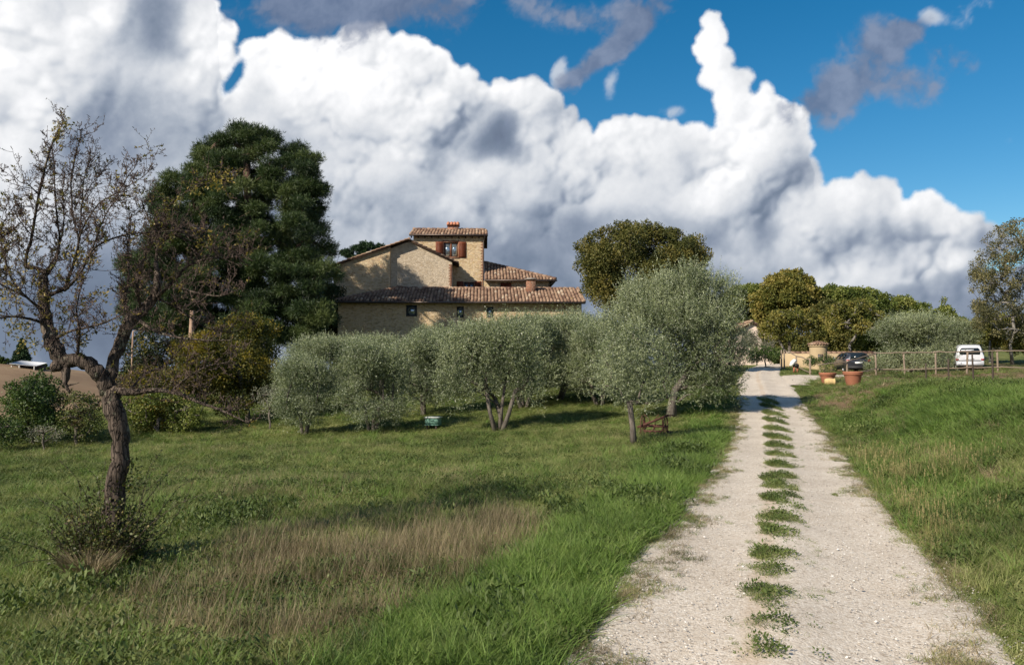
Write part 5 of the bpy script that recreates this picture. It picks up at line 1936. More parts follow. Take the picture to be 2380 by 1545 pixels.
def broadleaf(name, label, cat, D, ox, clumps, dens, leaf, w, mat, bark='bark_olive', trunk_r=.15, trunk=None, seed=1, group=None, tip=.012, extra=0, minr=.3, jag=.0, squash=1.0, base=None, targets_every=1, addtrunk=None):
    r = np.random.RandomState(seed)
    base = base or G(ox, D)
    C = from_photo(clumps, D, base, squash)
    # small satellite clumps roughen the outline
    sat = []
    for c in C:
        for _ in range(extra):
            d = rand_dir(r, 1)[0]
            if d[2] < -.3: d[2] *= -1
            R = c[3] * r.uniform(.25, .42)
            sat.append((c[0] + d[0] * c[3] * .95, c[1] + d[1] * c[4] * .95, c[2] + d[2] * c[5] * .95, R, R, R))
    if trunk is None:
        zc = min(c[2] for c in C)
        trunk = [(0, 0, -.3), (0.03, 0, zc * .3), (-.03, 0.02, zc * .7), (0, 0, max(zc, .6))]
    else:
        trunk = [tuple(P(a, b, D) - base) for a, b in trunk]
        trunk[0] = (trunk[0][0], trunk[0][1], trunk[0][2] - .3)
    tg = [c[:3] for c in C[::targets_every]] + [c[:3] for c in sat[::2]]
    tr, _ = skeleton(r, trunk, trunk_r, tg, tip, .5, .6)
    cr = MA()
    blob_leaves(cr, r, C + sat, dens, leaf, w, minr)
    return tree_thing(name, label, cat, base, tr, cr, bark, mat, group)


def fill(r, x0, x1, top, bottom, n, R0, R1, dz=1.5):
    """clumps that fill the area below a crown outline; top and bottom are lists of (x, y)"""
    tx, ty = zip(*top); bx, by = zip(*bottom)
    out = []
    for k in range(n):
        R = r.uniform(R0, R1)
        x = r.uniform(x0 + R * .8, x1 - R * .8)
        a, b = np.interp(x, tx, ty) + R * .85, np.interp(x, bx, by) - R * .7
        y = a + (b - a) * r.rand() ** 1.1 if b > a else (a + b) / 2
        out.append((x, y, R, r.uniform(-dz, dz)))
    k = int((x1 - x0) / (R0 * 1.1))
    for i in range(k + 1):                      # crown line
        x = x0 + (x1 - x0) * (i + .5) / (k + 1)
        R = r.uniform(R0 * .7, R0 * 1.05)
        out.append((x, np.interp(x, tx, ty) + R * .85, R, r.uniform(-dz, dz) * .4))
    return out


r = np.random.RandomState(5)
# yellowing tree between pine and olives
cl = fill(r, 398, 650, [(398, 800), (440, 790), (480, 765), (540, 728), (600, 735), (650, 760)], [(398, 930), (480, 960), (560, 965), (650, 930)], 52, 22, 36, 1.5)
broadleaf('field_maple', 'yellowing bushy autumn tree between the dark pine and the olives', 'tree', 33.0, 578, cl, 135, .085, .06, 'autumn', 'bark_olive', .10, [(578, 985), (575, 950), (560, 900), (555, 850)], 11, extra=2)
cl = fill(r, 285, 425, [(285, 880), (330, 850), (380, 850), (425, 880)], [(285, 1005), (350, 1015), (425, 1005)], 24, 20, 32, 1.2)
broadleaf('hedge_shrub', 'green and yellow shrub just right of the bare fruit tree trunk', 'shrub', 31.0, 360, cl, 120, .08, .055, 'autumn', 'bark_olive', .05, None, 12, extra=2)
cl = fill(r, 275, 640, [(275, 800), (330, 770), (400, 790), (470, 770), (560, 760), (640, 800)], [(275, 950), (450, 950), (640, 925)], 46, 24, 36, 1.6)
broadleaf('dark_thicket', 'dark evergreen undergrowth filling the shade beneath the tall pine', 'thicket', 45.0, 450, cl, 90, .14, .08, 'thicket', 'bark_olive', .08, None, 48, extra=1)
cl = fill(r, 590, 668, [(590, 905), (630, 890), (668, 915)], [(590, 970), (668, 970)], 8, 16, 24, .7)
broadleaf('wild_shrub', 'small grey green shrub at the foot of the leftmost olive tree', 'shrub', 30.5, 628, cl, 120, .06, .03, 'grey_leaf', 'bark_olive', .04, None, 13, extra=2)
# shrubs on the left below the field
cl = fill(r, 12, 145, [(12, 930), (40, 885), (85, 865), (130, 880), (145, 905)], [(12, 1030), (80, 1032), (145, 1030)], 32, 24, 36, 1.5)
broadleaf('round_bush', 'rounded leafy green bush at the far left edge of the meadow', 'bush', 29.0, 80, cl, 150, .075, .055, 'bush', 'bark_olive', .06, None, 14, extra=2)
cl = fill(r, 270, 480, [(270, 930), (340, 900), (420, 905), (480, 940)], [(270, 1020), (480, 1000)], 34, 16, 28, 1.0)
broadleaf('hedge_shrub', 'low leafy green shrubs filling the ground right of the fruit tree trunk', 'shrub', 30.0, 370, cl, 120, .07, .05, 'green', 'bark_olive', .05, None, 49, extra=2)
cl = fill(r, 120, 240, [(120, 930), (160, 905), (210, 915), (240, 930)], [(120, 1030), (180, 1032), (240, 1030)], 26, 18, 28, 1.2)
broadleaf('thorn_bush', 'dark brownish thorn bush touching the fruit tree trunk from the left', 'bush', 28.0, 180, cl, 120, .06, .04, 'bramble', 'bark_olive', .05, None, 15, extra=2)
cl = fill(r, -60, 45, [(-60, 930), (0, 950), (45, 985)], [(-60, 1045), (45, 1045)], 18, 18, 28, 1.0)
broadleaf('thorn_bush', 'low dark bush cut by the left edge of the picture', 'bush', 27.0, -10, cl, 110, .06, .04, 'bush', 'bark_olive', .05, None, 16, extra=2)
cl = fill(r, 60, 150, [(60, 995), (110, 985), (150, 1000)], [(60, 1030), (150, 1030)], 9, 12, 18, .6)
broadleaf('low_shrub', 'low grey shrub growing in front of the rounded green bush', 'shrub', 26.6, 105, cl, 110, .05, .028, 'grey_leaf', 'bark_olive', .03, None, 17, extra=1)
# round brown-green tree right of the house
cl = fill(r, 1345, 1640, [(1345, 615), (1352, 560), (1390, 535), (1450, 518), (1520, 522), (1590, 545), (1625, 585), (1640, 610)], [(1345, 640), (1380, 720), (1500, 760), (1600, 740), (1640, 640)], 60, 26, 42, 2.6)
broadleaf('holm_oak', 'big round brownish green tree rising behind the largest olive tree', 'tree', 50.0, 1490, cl, 125, .12, .07, 'oak', 'bark_olive', .25, [(1490, 880), (1490, 800), (1492, 720), (1490, 650)], 18, extra=5, minr=.4)
# cedar tops behind the house
cl = [(805, 590, 14), (830, 578, 16), (855, 572, 16), (880, 578, 14), (895, 590, 10), (818, 600, 12), (845, 592, 18), (870, 592, 14), (840, 610, 14), (812, 586, 10), (798, 586, 7)]
broadleaf('cedar_tree', 'flat dark cedar top showing above the left slope of the roof', 'cedar tree', 88.0, 860, cl, 300, .22, .06, 'cedar', 'bark_pine', .3, [(870, 780), (870, 700), (866, 640), (862, 600)], 19, extra=3, squash=.45)
cl = fill(r, 690, 798, [(690, 700), (745, 655), (798, 668)], [(690, 830), (798, 800)], 24, 16, 26, 1.5)
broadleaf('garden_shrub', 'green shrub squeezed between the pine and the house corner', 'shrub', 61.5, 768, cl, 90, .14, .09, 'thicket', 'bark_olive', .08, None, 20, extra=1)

# ---- trees behind the cars
tg = 'trees behind the parked cars'
def wood(label, D, ox, x0, x1, top, bottom, n, R0, R1, mat, seed, dens=72, leaf=.20, w=.13, extra=6, trunk=None, tr_r=.16, bark='bark_olive', dz=2.2, name='deciduous_tree', group=tg, tip=.02, minr=.4):
    rr = np.random.RandomState(seed)
    cl = fill(rr, x0, x1, top, bottom, n, R0, R1, dz)
    return broadleaf(name, label, 'tree', D, ox, cl, dens, leaf, w, mat, bark, tr_r, trunk, seed, group, tip, extra, minr)


wood('light green leafy tree directly right of the largest olive crown', 84, 1730, 1685, 1790, [(1685, 700), (1700, 672), (1740, 662), (1790, 668)], [(1685, 790), (1790, 800)], 22, 18, 28, 'green', 31)
wood('rust tinted domed tree above the pink outbuilding', 80, 1835, 1752, 1905, [(1752, 700), (1775, 660), (1820, 630), (1850, 628), (1885, 655), (1905, 690)], [(1752, 790), (1905, 800)], 34, 20, 30, 'brown_green', 32)
wood('green tree behind and right of the rust tinted one', 82, 1960, 1885, 2070, [(1885, 690), (1920, 668), (1970, 670), (2020, 672), (2060, 690), (2070, 720)], [(1885, 800), (2070, 810)], 40, 20, 30, 'green', 33)
wood('dark tree filling the gap above the ochre wall', 78, 1915, 1870, 1985, [(1870, 730), (1920, 700), (1985, 730)], [(1870, 815), (1985, 815)], 20, 18, 26, 'oak', 34)
wood('tree with pale forked limbs behind the dark car', 64, 1976, 1910, 2058, [(1910, 735), (1950, 700), (2000, 695), (2058, 735)], [(1910, 785), (1976, 778), (2058, 790)], 24, 13, 20, 'brown_green', 35, 70, .14, .10, 4, [(1976, 842), (1975, 818), (1974, 806), (1974, 800)], .10, 'bark_grey', 1.2, tip=.03)
wood('slanting tree with a bare pale trunk left of the well house', 64, 1822, 1765, 1895, [(1765, 760), (1800, 725), (1850, 715), (1895, 750)], [(1765, 790), (1830, 795), (1895, 790)], 18, 12, 18, 'brown_green', 36, 70, .14, .10, 4, [(1828, 838), (1822, 812), (1812, 795), (1806, 782)], .09, 'bark_grey', 1.0, tip=.03)
wood('green tree behind the olive between car and van', 84, 2100, 2050, 2140, [(2050, 715), (2080, 690), (2110, 692), (2140, 720)], [(2050, 800), (2140, 810)], 18, 14, 22, 'green', 37)
wood('thin tree with separate leaf tufts against the sky left of the van', 86, 2170, 2130, 2245, [(2130, 712), (2150, 700), (2175, 735), (2192, 692), (2215, 735), (2245, 740)], [(2130, 790), (2245, 810)], 15, 9, 15, 'green', 38, 85, .18, .12, 2, tip=.02)
wood('leafy bush like tree right behind the white van', 76, 2240, 2195, 2275, [(2195, 755), (2235, 742), (2275, 770)], [(2195, 825), (2275, 830)], 14, 14, 22, 'brown_green', 39)
wood('dark thicket closing the view low down behind the other trees', 98, 1950, 1690, 2500, [(1690, 790), (1800, 780), (2000, 785), (2290, 792), (2500, 790)], [(1690, 845), (2500, 838)], 84, 13, 20, 'oak', 47, 60, .26, .18, 1, name='thicket')
# the tall airy one at the right edge
rr = np.random.RandomState(40)
cl = fill(rr, 2252, 2470, [(2252, 700), (2262, 640), (2280, 560), (2310, 530), (2350, 512), (2400, 505), (2470, 560)], [(2252, 800), (2330, 805), (2470, 800)], 210, 9, 18, 3.4)
broadleaf('airy_tree', 'tall sparse leaved tree with grey limbs at the right edge', 'tree', 62.0, 2352, cl, 54, .12, .070, 'airy', 'bark_grey', .10, [(2352, 838), (2347, 800), (2356, 765), (2352, 735)], 41, tg, .012, 2, .05)
cl = fill(rr, 2262, 2420, [(2262, 740), (2300, 730), (2420, 730)], [(2262, 825), (2420, 825)], 40, 14, 22, 1.6)
broadleaf('young_tree', 'low leafy tree beneath the tall sparse one on the right', 'tree', 70.0, 2300, cl, 80, .13, .09, 'brown_green', 'bark_grey', .10, None, 42, tg, .02, 2)
# shrubs and grasses near the drive
cl = fill(rr, 1735, 1818, [(1735, 812), (1770, 802), (1818, 812)], [(1735, 842), (1818, 842)], 12, 11, 16, .8)
broadleaf('clipped_hedge', 'low dark evergreen hedge beside the top of the road', 'hedge', 60.0, 1778, cl, 130, .09, .06, 'bush', 'bark_olive', .05, None, 43, extra=1)
cl = fill(rr, 1722, 1800, [(1722, 765), (1760, 772), (1800, 785)], [(1722, 810), (1800, 815)], 14, 10, 17, 1.0)
broadleaf('lavender_bush', 'tall grey green bush against the pink outbuilding', 'bush', 70.0, 1758, cl, 110, .12, .04, 'grey_leaf', 'bark_olive', .05, None, 44, extra=1)
cl = fill(rr, 1866, 1900, [(1866, 838), (1885, 826), (1900, 832)], [(1866, 852), (1900, 852)], 7, 8, 11, .4)
broadleaf('rose_bush', 'dark bush left of the well house window', 'bush', 55.0, 1882, cl, 130, .07, .05, 'bush', 'bark_olive', .03, None, 45, extra=1)
cl = fill(rr, 1900, 1942, [(1900, 835), (1920, 822), (1942, 832)], [(1900, 852), (1942, 852)], 8, 8, 12, .4)
broadleaf('rose_bush', 'bush between the well house and the dark car', 'bush', 54.5, 1920, cl, 130, .07, .05, 'bush', 'bark_olive', .03, None, 46, extra=1)


# ------------------------------------------------------------------ far left: ploughed hill, hedgerow, barn
def build_hill():
    r = np.random.RandomState(9)
    D0, D1 = 150., 330.
    xs = np.linspace(-420, -20, 90)
    ds = np.linspace(0, 1, 40)
    crest_ox = np.array([-900, -100, 0, 94, 160, 230, 330, 600, 1100]); crest_oy = np.array([835, 842, 845, 857, 868, 890, 915, 935, 945])
    x, s = np.meshgrid(xs, ds)
    Dc = 300.0
    oxc = 1189.5 + x / Dc * F_PX
    zc = CAM_Z - (np.interp(oxc, crest_ox, crest_oy) - 850.3) / F_PX * Dc
    y = D0 + (D1 - D0) * s
    k = np.sin(np.clip(s * (D1 - D0) / (Dc - D0), 0, 1.25) * PI / 2)
    z = -17 + (zc + 17) * k
    m = MA()
    nx, ny = len(xs), len(ds)
    i = np.arange(ny - 1)[:, None] * nx; j = np.arange(nx - 1)[None, :]
    m.add(np.stack([x, y, z], -1).reshape(-1, 3), quads=np.stack([i + j, i + j + 1, i + nx + j + 1, i + nx + j], -1).reshape(-1, 4))
    mat, N, out = new_mat('ploughed_field')
    geo = N.node('ShaderNodeNewGeometry')
    n = N.noise(geo.outputs['Position'], .05, 5, .6)
    c = N.ramp(n, [(.3, (.20, .13, .08)), (.6, (.28, .195, .12)), (.75, (.22, .19, .09))])
    principled(N, out, c, .95, .1)
    tag(m.build('hill', mat, smooth=True), kind='structure')
    def top(ox, D=Dc):
        return CAM_Z - (np.interp(ox, crest_ox, crest_oy) - 850.3) / F_PX * D
    # conifer and hedgerow trees on the crest
    hg = 'small trees along the far hill crest'
    for q, (ox, w, hp, lab) in enumerate(((50, 44, 66, 'dark conifer on the far hill beside the white roofed barn'), (-30, 50, 30, 'wide bushy tree on the far crest at the left edge'), (12, 22, 20, 'low round tree on the far crest left of the barn'), (92, 26, 16, 'low shrubby tree right of the far barn'), (122, 24, 12, 'lowest bush where the far crest runs down'))):
        b = Vector(((ox - 1189.5) / F_PX * 305, 305, float(top(ox)) - .4))
        cl = []
        H, W = px(hp, 305), px(w, 305)
        if q == 0:
            for t in np.linspace(.12, 1, 9):
                for a in range(3):
                    rr_ = W * .5 * (1.08 - t)
                    cl.append((math.cos(a * 2.1 + t * 7) * rr_ * .6, math.sin(a * 2.1 + t * 7) * rr_ * .6, H * t * .96, rr_ * .6 + .2, rr_ * .6 + .2, H * .07))
        else:
            for k in range(12):
                cl.append((r.uniform(-.42, .42) * W, r.uniform(-1, 1), H * r.uniform(.2, .8), W * .16, W * .16, H * .22))
        tr, _ = skeleton(r, [(0, 0, -.5), (0, 0, H * .3), (0, 0, H * .5)], .25, [c[:3] for c in cl], .05)
        cr = MA(); blob_leaves(cr, r, cl, 60, .45, .3)
        tree_thing('distant_tree', lab, 'tree', b, tr, cr, 'bark_olive', 'cedar' if q == 0 else 'bush', hg)
    D = 296.
    a, b = P(36, 845, D), P(92, 849, D)
    base = Vector(((a.x + b.x) / 2, D, float(top(62)) - 1.0))
    root = tag(empty('open_barn', base), 'small far barn with a bright white roof on the hill', 'barn')
    w = (b.x - a.x) / 2
    zt = P(0, 843.5, D).z - base.z
    rf = MA(); roof_slab(rf, [(-w - .4, -3, zt - .1), (w + .4, -3, zt - 1.1), (w + .4, 4, zt + .1), (-w - .4, 4, zt + 1.0)], .15)
    rf.build('roof', plain('white_sheet', (.55, .56, .58), .5, .3), root)
    MA().box(-w, w, 1, 4, -1, zt - .75).build('wall', M['wood_dark'], root)
    for x in (-w + .3, -w * .3, w - .3):
        MA().box(x - .15, x + .15, -2.9, -2.6, -1, zt - .95).build('post', plain('pale_post', (.5, .48, .44)), root)


build_hill()


# ------------------------------------------------------------------ the old fruit tree in front
def build_fruit_tree():
    r = np.random.RandomState(12)
    D = 8.0
    base = G(262, D)
    def pt(ox, oy, dd=0.0):
        return np.array(P(ox, oy, D + dd) - base)
    tr = MA()
    def limb(pts, sides=10, rough=.08, sub=4):
        """pts: (ox, oy, depth shift, radius px); smooth interpolation with knots"""
        c = np.array([pt(a, b, d) for a, b, d, _ in pts]); w = np.array([px(q[3], D) * (.72 if q[3] > 9 else .60) for q in pts])
        k = np.linspace(0, len(pts) - 1, (len(pts) - 1) * sub + 1)
        t = np.arange(len(pts))
        C = np.stack([np.interp(k, t, c[:, i]) for i in range(3)], -1)
        for _ in range(2):
            C[1:-1] = (C[:-2] + 2 * C[1:-1] + C[2:]) / 4
        W = np.interp(k, t, w) * (1 + rough * .35 * r.normal(size=len(k)))
        C[1:-1] += r.normal(size=(len(k) - 2, 3)) * W[1:-1, None] * .10
        tr.tube(C, W, sides, rough=rough, rng=r)
        return C, W
    limb([(258, 1345, 0, 52), (260, 1290, 0, 38), (262, 1210, 0, 33), (268, 1130, 0, 29), (283, 1050, 0, 26), (276, 985, 0, 28), (260, 935, 0, 30), (252, 900, 0, 27), (250, 880, 0, 16)], 18, .08)
    limb([(250, 915, 0, 24), (234, 872, -.04, 24), (210, 848, -.08, 22), (180, 836, -.1, 22), (150, 840, -.1, 22), (132, 850, -.1, 20), (119, 857, -.1, 10)], 14)
    limb([(148, 856, -.1, 18), (136, 825, -.1, 24), (122, 790, -.05, 24), (110, 757, 0, 19), (102, 714, .05, 17), (96, 680, .1, 13)], 14)
    limb([(152, 845, -.1, 16), (154, 868, -.12, 13), (150, 892, -.14, 8), (162, 912, -.15, 4)], 9)
    limb([(160, 895, -.14, 4), (172, 892, -.16, 3), (184, 889, -.2, 1)], 5)
    limb([(250, 905, 0, 28), (262, 845, .05, 18), (280, 795, .1, 19), (300, 746, .15, 20), (330, 722, .2, 18), (352, 702, .25, 16), (368, 655, .3, 13), (362, 610, .4, 8)], 14)
    br = []
    def B(pts, dens=1.0, leaf=.2):
        C, W = limb(pts, 7, .06, 5)
        br.append((C, W, dens, leaf))
    # upper structure, read off the photograph
    B([(104, 700, .05, 12), (106, 640, .1, 9), (104, 628, .1, 8)])
    B([(106, 632, .1, 9), (82, 622, .1, 8), (58, 622, .1, 7), (62, 590, .1, 6), (72, 560, .1, 6), (82, 500, .05, 5), (90, 453, 0, 5), (108, 372, 0, 4), (128, 316, 0, 3), (140, 296, 0, 2), (155, 280, 0, 1.2)], 1.0, .25)
    B([(90, 453, 0, 3), (64, 426, -.1, 2), (48, 425, -.1, 1.5), (34, 412, -.2, 1)], .9, .05)
    B([(100, 560, .05, 3), (70, 545, -.1, 2.2), (36, 500, -.2, 1.5), (32, 478, -.2, 1)], .9, .1)
    B([(106, 640, .1, 7), (130, 610, .2, 5), (140, 560, .2, 4), (128, 470, .2, 3), (126, 380, .25, 2), (122, 350, .25, 1)], 1.0, .15)
    B([(106, 690, .05, 8), (130, 680, .1, 7), (150, 672, .15, 7), (165, 630, .15, 6), (178, 590, .1, 5), (184, 556, .1, 4), (168, 500, .1, 3), (164, 416, .1, 3), (176, 360, .1, 2.4), (186, 322, .1, 1.8), (192, 298, .1, 1)], 1.0, .08)
    B([(178, 590, .1, 4), (186, 545, 0, 3.5), (200, 515, -.1, 3), (230, 470, -.1, 2.6), (276, 447, -.2, 2.2), (296, 410, -.2, 1.8), (314, 390, -.2, 1.4), (320, 366, -.2, 1)], 1.0, .12)
    B([(276, 447, -.2, 2), (310, 425, -.3, 1.6), (338, 408, -.3, 1.3), (354, 383, -.3, .9)], 1.0, .15)
    B([(184, 556, .1, 3), (190, 480, .3, 2.4), (194, 420, .3, 2), (204, 380, .35, 1.4), (232, 352, .35, 1)], 1.0, .1)
    B([(190, 470, .3, 2), (214, 425, .4, 1.5), (240, 395, .4, 1)], 1.0, .1)
    B([(150, 675, .15, 6), (186, 640, -.2, 4), (215, 577, -.3, 4), (256, 556, -.3, 3.2), (300, 543, -.3, 3), (360, 540, -.2, 2.4), (430, 534, -.2, 1.6), (480, 548, -.1, .9)], 1.0, .35)
    B([(215, 577, -.3, 3), (235, 520, -.4, 2.4), (262, 470, -.5, 1.8), (300, 460, -.5, 1)], 1.0, .2)
    B([(110, 755, 0, 8), (70, 740, -.2, 5), (30, 735, -.3, 4), (-20, 742, -.4, 2.5)], 1.1, .65)
    B([(110, 730, 0, 6), (60, 690, -.2, 4.5), (25, 650, -.3, 3.6), (0, 560, -.3, 2.6), (6, 520, -.3, 1.6), (34, 476, -.3, .9)], 1.0, .5)
    B([(60, 690, -.2, 4), (10, 665, -.3, 3), (-40, 640, -.4, 2)], 1.1, .6)
    B([(-60, 650, 0, 5), (-30, 590, 0, 4), (10, 545, 0, 3), (42, 525, 0, 1.2)], 1.1, .4)
    B([(-60, 720, .2, 5), (-20, 640, .2, 4), (5, 600, .2, 2.6), (20, 560, .2, 1)], 1.1, .5)
    B([(120, 790, 0, 7), (160, 770, -.25, 5), (196, 762, -.3, 4), (240, 752, -.35, 3.2), (290, 728, -.4, 1.8)], 1.0, .35)
    B([(180, 838, -.1, 7), (182, 800, -.2, 5), (186, 770, -.25, 4), (176, 720, -.3, 3), (190, 660, -.3, 1.8), (210, 620, -.3, 1)], 1.1, .4)
    B([(96, 690, .1, 8), (90, 650, .4, 5), (130, 600, .5, 4), (150, 520, .5, 3), (145, 450, .5, 1.6), (150, 400, .5, 1)], 1.0, .15)
    # right hand side of the crown
    B([(362, 612, .4, 6), (366, 570, .4, 5), (400, 545, .4, 4), (440, 560, .5, 3), (500, 570, .5, 2.2), (560, 590, .5, 1.2)], 1.3, .3)
    B([(366, 575, .4, 5), (372, 520, .3, 4), (392, 480, .3, 3.4), (412, 458, .3, 3), (450, 438, .3, 2.4), (500, 420, .3, 1.8), (540, 412, .3, 1)], .8, .9)
    B([(368, 560, .4, 3.4), (345, 510, .4, 2.6), (330, 470, .4, 1.8), (322, 450, .4, 1)], 1.2, .1)
    B([(352, 700, .25, 9), (400, 660, .1, 6), (430, 620, .1, 5), (480, 600, 0, 3.6), (540, 600, 0, 2.2), (590, 575, 0, 1.2)], 1.3, .25)
    B([(300, 746, .15, 8), (290, 700, .3, 5), (300, 640, .4, 4), (296, 580, .5, 3), (305, 520, .5, 2), (300, 490, .5, 1)], 1.3, .25)
    B([(330, 722, .2, 7), (316, 670, 0, 5), (330, 610, -.1, 4), (350, 560, -.1, 3), (380, 520, -.2, 1.6)], 1.3, .25)
    B([(400, 660, .1, 4), (450, 680, -.2, 3.2), (510, 690, -.3, 2.2), (560, 670, -.3, 1)], 1.1, .3)
    B([(360, 690, .25, 5), (420, 720, .4, 3.6), (470, 760, .5, 2.6), (530, 775, .5, 1.6), (585, 760, .5, .9)], .9, .3)
    B([(310, 735, .15, 7), (360, 772, -.2, 5), (420, 786, -.3, 4), (490, 792, -.3, 2.6), (540, 790, -.3, 1.2)], .6, .2)
    # long low branch sweeping to the right
    B([(262, 903, 0, 14), (300, 912, -.1, 11), (370, 906, -.2, 9), (420, 915, -.25, 7), (470, 938, -.3, 6), (520, 955, -.35, 4.5), (575, 982, -.4, 2.2)], .8, .3)
    B([(400, 908, -.2, 6), (430, 880, -.3, 4), (480, 850, -.4, 3), (540, 840, -.4, 1.4)], .8, .35)
    B([(300, 910, -.1, 6), (330, 870, .2, 4), (380, 850, .3, 3), (430, 800, .4, 1.6)], .9, .4)
    root = tag(empty('fruit_tree', base), 'gnarled half bare old fruit tree with lichened trunk standing in the meadow', 'fruit tree')
    tr.build('trunk', M['bark_fruit'], root, smooth=True)
    # ---- twigs
    tw = MA()
    LC, LO, LV = [], [], []
    def twig(p, d, L, r0, lvl, leaf):
        n = 4 if lvl else 3
        c = [p]
        dd = d.copy()
        for k in range(n):
            dd = unit(dd + r.normal(size=3) * .22 + np.array([0, 0, .12]))
            c.append(c[-1] + dd * L / n)
        tw.tube(c, np.linspace(r0, r0 * .45, n + 1), 4, cap=False)
        if lvl > 0:
            for k in range(r.randint(3, 7)):
                s = r.uniform(.15, 1)
                i = min(n - 1, int(s * n))
                q = c[i] + (c[i + 1] - c[i]) * (s * n - i)
                e = unit(dd * .6 + rand_dir(r, 1)[0] * .95)
                twig(q, e, L * r.uniform(.25, .6), r0 * .6, lvl - 1, leaf)
        for k in range(r.randint(3, 7) if lvl == 0 else 5):   # spurs
            s = r.uniform(.1, 1)
            i = min(n - 1, int(s * n))
            q = c[i] + (c[i + 1] - c[i]) * (s * n - i)
            e = unit(rand_dir(r, 1)[0] + dd * .3)
            Ls = r.uniform(.012, .035)
            tw.tube([q, q + e * Ls * .6, q + e * Ls + np.array([0, 0, Ls * .2])], [.0028, .0028, .0034], 3, cap=False)
        if r.rand() < leaf:
            k = r.randint(3, 9)
            for _ in range(k):
                s = r.uniform(.3, 1)
                i = min(n - 1, int(s * n))
                LC.append(c[i] + (c[i + 1] - c[i]) * (s * n - i)); LO.append(rand_dir(r, 1)[0] + dd * .6); LV.append(r.normal(.5, .22))
    for C, W, dens, leaf in br:
        seg = np.linalg.norm(np.diff(C, axis=0), axis=1)
        cum = np.concatenate([[0], np.cumsum(seg)])
        L = cum[-1]
        s = .05
        while s < L:
            i = min(len(seg) - 1, np.searchsorted(cum, s) - 1)
            f = (s - cum[i]) / seg[i]
            p = C[i] * (1 - f) + C[i + 1] * f
            t = unit(C[i + 1] - C[i])
            e = unit(t * .55 + rand_dir(r, 1)[0] * .9 + np.array([0, 0, .35]))
            e[1] *= .85
            twig(p, e, r.uniform(.10, .40) * np.interp(s / L, [0, 1], [1.1, .75]), min(.0034, .45 * np.interp(s, cum, W) + .0012), 1, leaf * .55)
            s += r.uniform(.024, .058) / dens
    # leaf bunches seen in the photograph
    for ox, oy, rr_, n in ((140, 300, 20, 60), (155, 285, 14, 45), (130, 320, 14, 36), (180, 600, 22, 90), (60, 610, 26, 60), (92, 470, 9, 24), (40, 760, 34, 140), (20, 690, 34, 110), (70, 800, 30, 90), (500, 422, 26, 90), (450, 440, 24, 70), (530, 412, 14, 40), (410, 470, 18, 46),
                           (200, 480, 14, 22), (215, 600, 18, 44), (190, 790, 22, 60), (260, 760, 22, 44), (470, 560, 24, 50), (330, 800, 22, 60), (100, 700, 22, 60), (150, 720, 26, 60), (240, 690, 30, 50)):
        for _ in range(n):
            d = rand_dir(r, 1)[0] * r.rand() ** .5 * px(rr_, D)
            LC.append(pt(ox, oy, r.normal() * .1) + d); LO.append(rand_dir(r, 1)[0]); LV.append(r.normal(.62, .2))
    tw.build('twigs', M['twig'], root)
    LC, LO, LV = np.array(LC), unit(np.array(LO)), np.clip(np.array(LV), 0, 1)
    lf = MA()
    sd = unit(np.cross(LO, r.normal(size=LO.shape)))
    lf.add(*leaf_quads(LC, LO, sd, r.uniform(.022, .045, len(LC)), r.uniform(.012, .024, len(LC))), val=LV)
    lf.build('leaves', M['fruit_leaf'], root)
    # brambles, suckers and dry grass round the foot
    R2 = np.random.RandomState(3)
    st = MA(); lv = MA()
    C0, O0, V0 = [], [], []
    for k in range(460):
        a = R2.rand() * 2 * PI; q = R2.rand() ** .9 * .30
        p = np.array([math.cos(a) * q - .02, math.sin(a) * q * .9 - .05, -.05])
        L = R2.uniform(.25, 1.05) * (1.35 if R2.rand() < .12 else .8)
        d = unit(np.array([math.cos(a) * .16 + R2.normal() * .16, math.sin(a) * .16 + R2.normal() * .16, 1.0]))
        c = [p]
        for j in range(6):
            d = unit(d + R2.normal(size=3) * .17 + np.array([0, 0, -.03 * j]))
            c.append(c[-1] + d * L / 6)
        st.tube(c, np.linspace(.005, .0018, 7), 4, cap=False)
        for j in range(R2.randint(12, 36)):
            s = R2.uniform(.15, 1) * 6; i = min(5, int(s))
            C0.append(c[i] + (c[i + 1] - c[i]) * (s - i)); O0.append(rand_dir(R2, 1)[0] + d * .3); V0.append(R2.normal(.58, .25))
    b2 = tag(empty('bramble_thicket', base), 'tangled brambles and suckers round the foot of the old fruit tree', 'bramble')
    st.build('stems', M['bark_fruit'], b2)
    cc_ = [(-.02, -.05, .18, .32, .26, .22), (-.20, -.05, .22, .20, .18, .24), (.17, -.05, .25, .20, .18, .26), (.0, -.08, .50, .19, .16, .26), (.14, 0, .75, .10, .10, .24), (-.12, -.03, .62, .12, .10, .20), (.22, .02, .95, .08, .08, .16), (-.28, -.04, .10, .16, .16, .14), (.30, -.05, .12, .16, .16, .14), (.10, -.02, 1.05, .07, .07, .14)]
    q0, qo, qv = clump_points(R2, cc_, 2600, .2)
    C0 += list(q0); O0 += list(qo); V0 += list(qv)
    C0, O0 = np.array(C0), unit(np.array(O0))
    sd = unit(np.cross(O0, R2.normal(size=O0.shape)))
    lv.add(*leaf_quads(C0, O0, sd, R2.uniform(.02, .05, len(C0)), R2.uniform(.012, .028, len(C0))), val=np.clip(V0, 0, 1))
    lv.build('leaves', M['bramble'], b2)
    dg = MA()
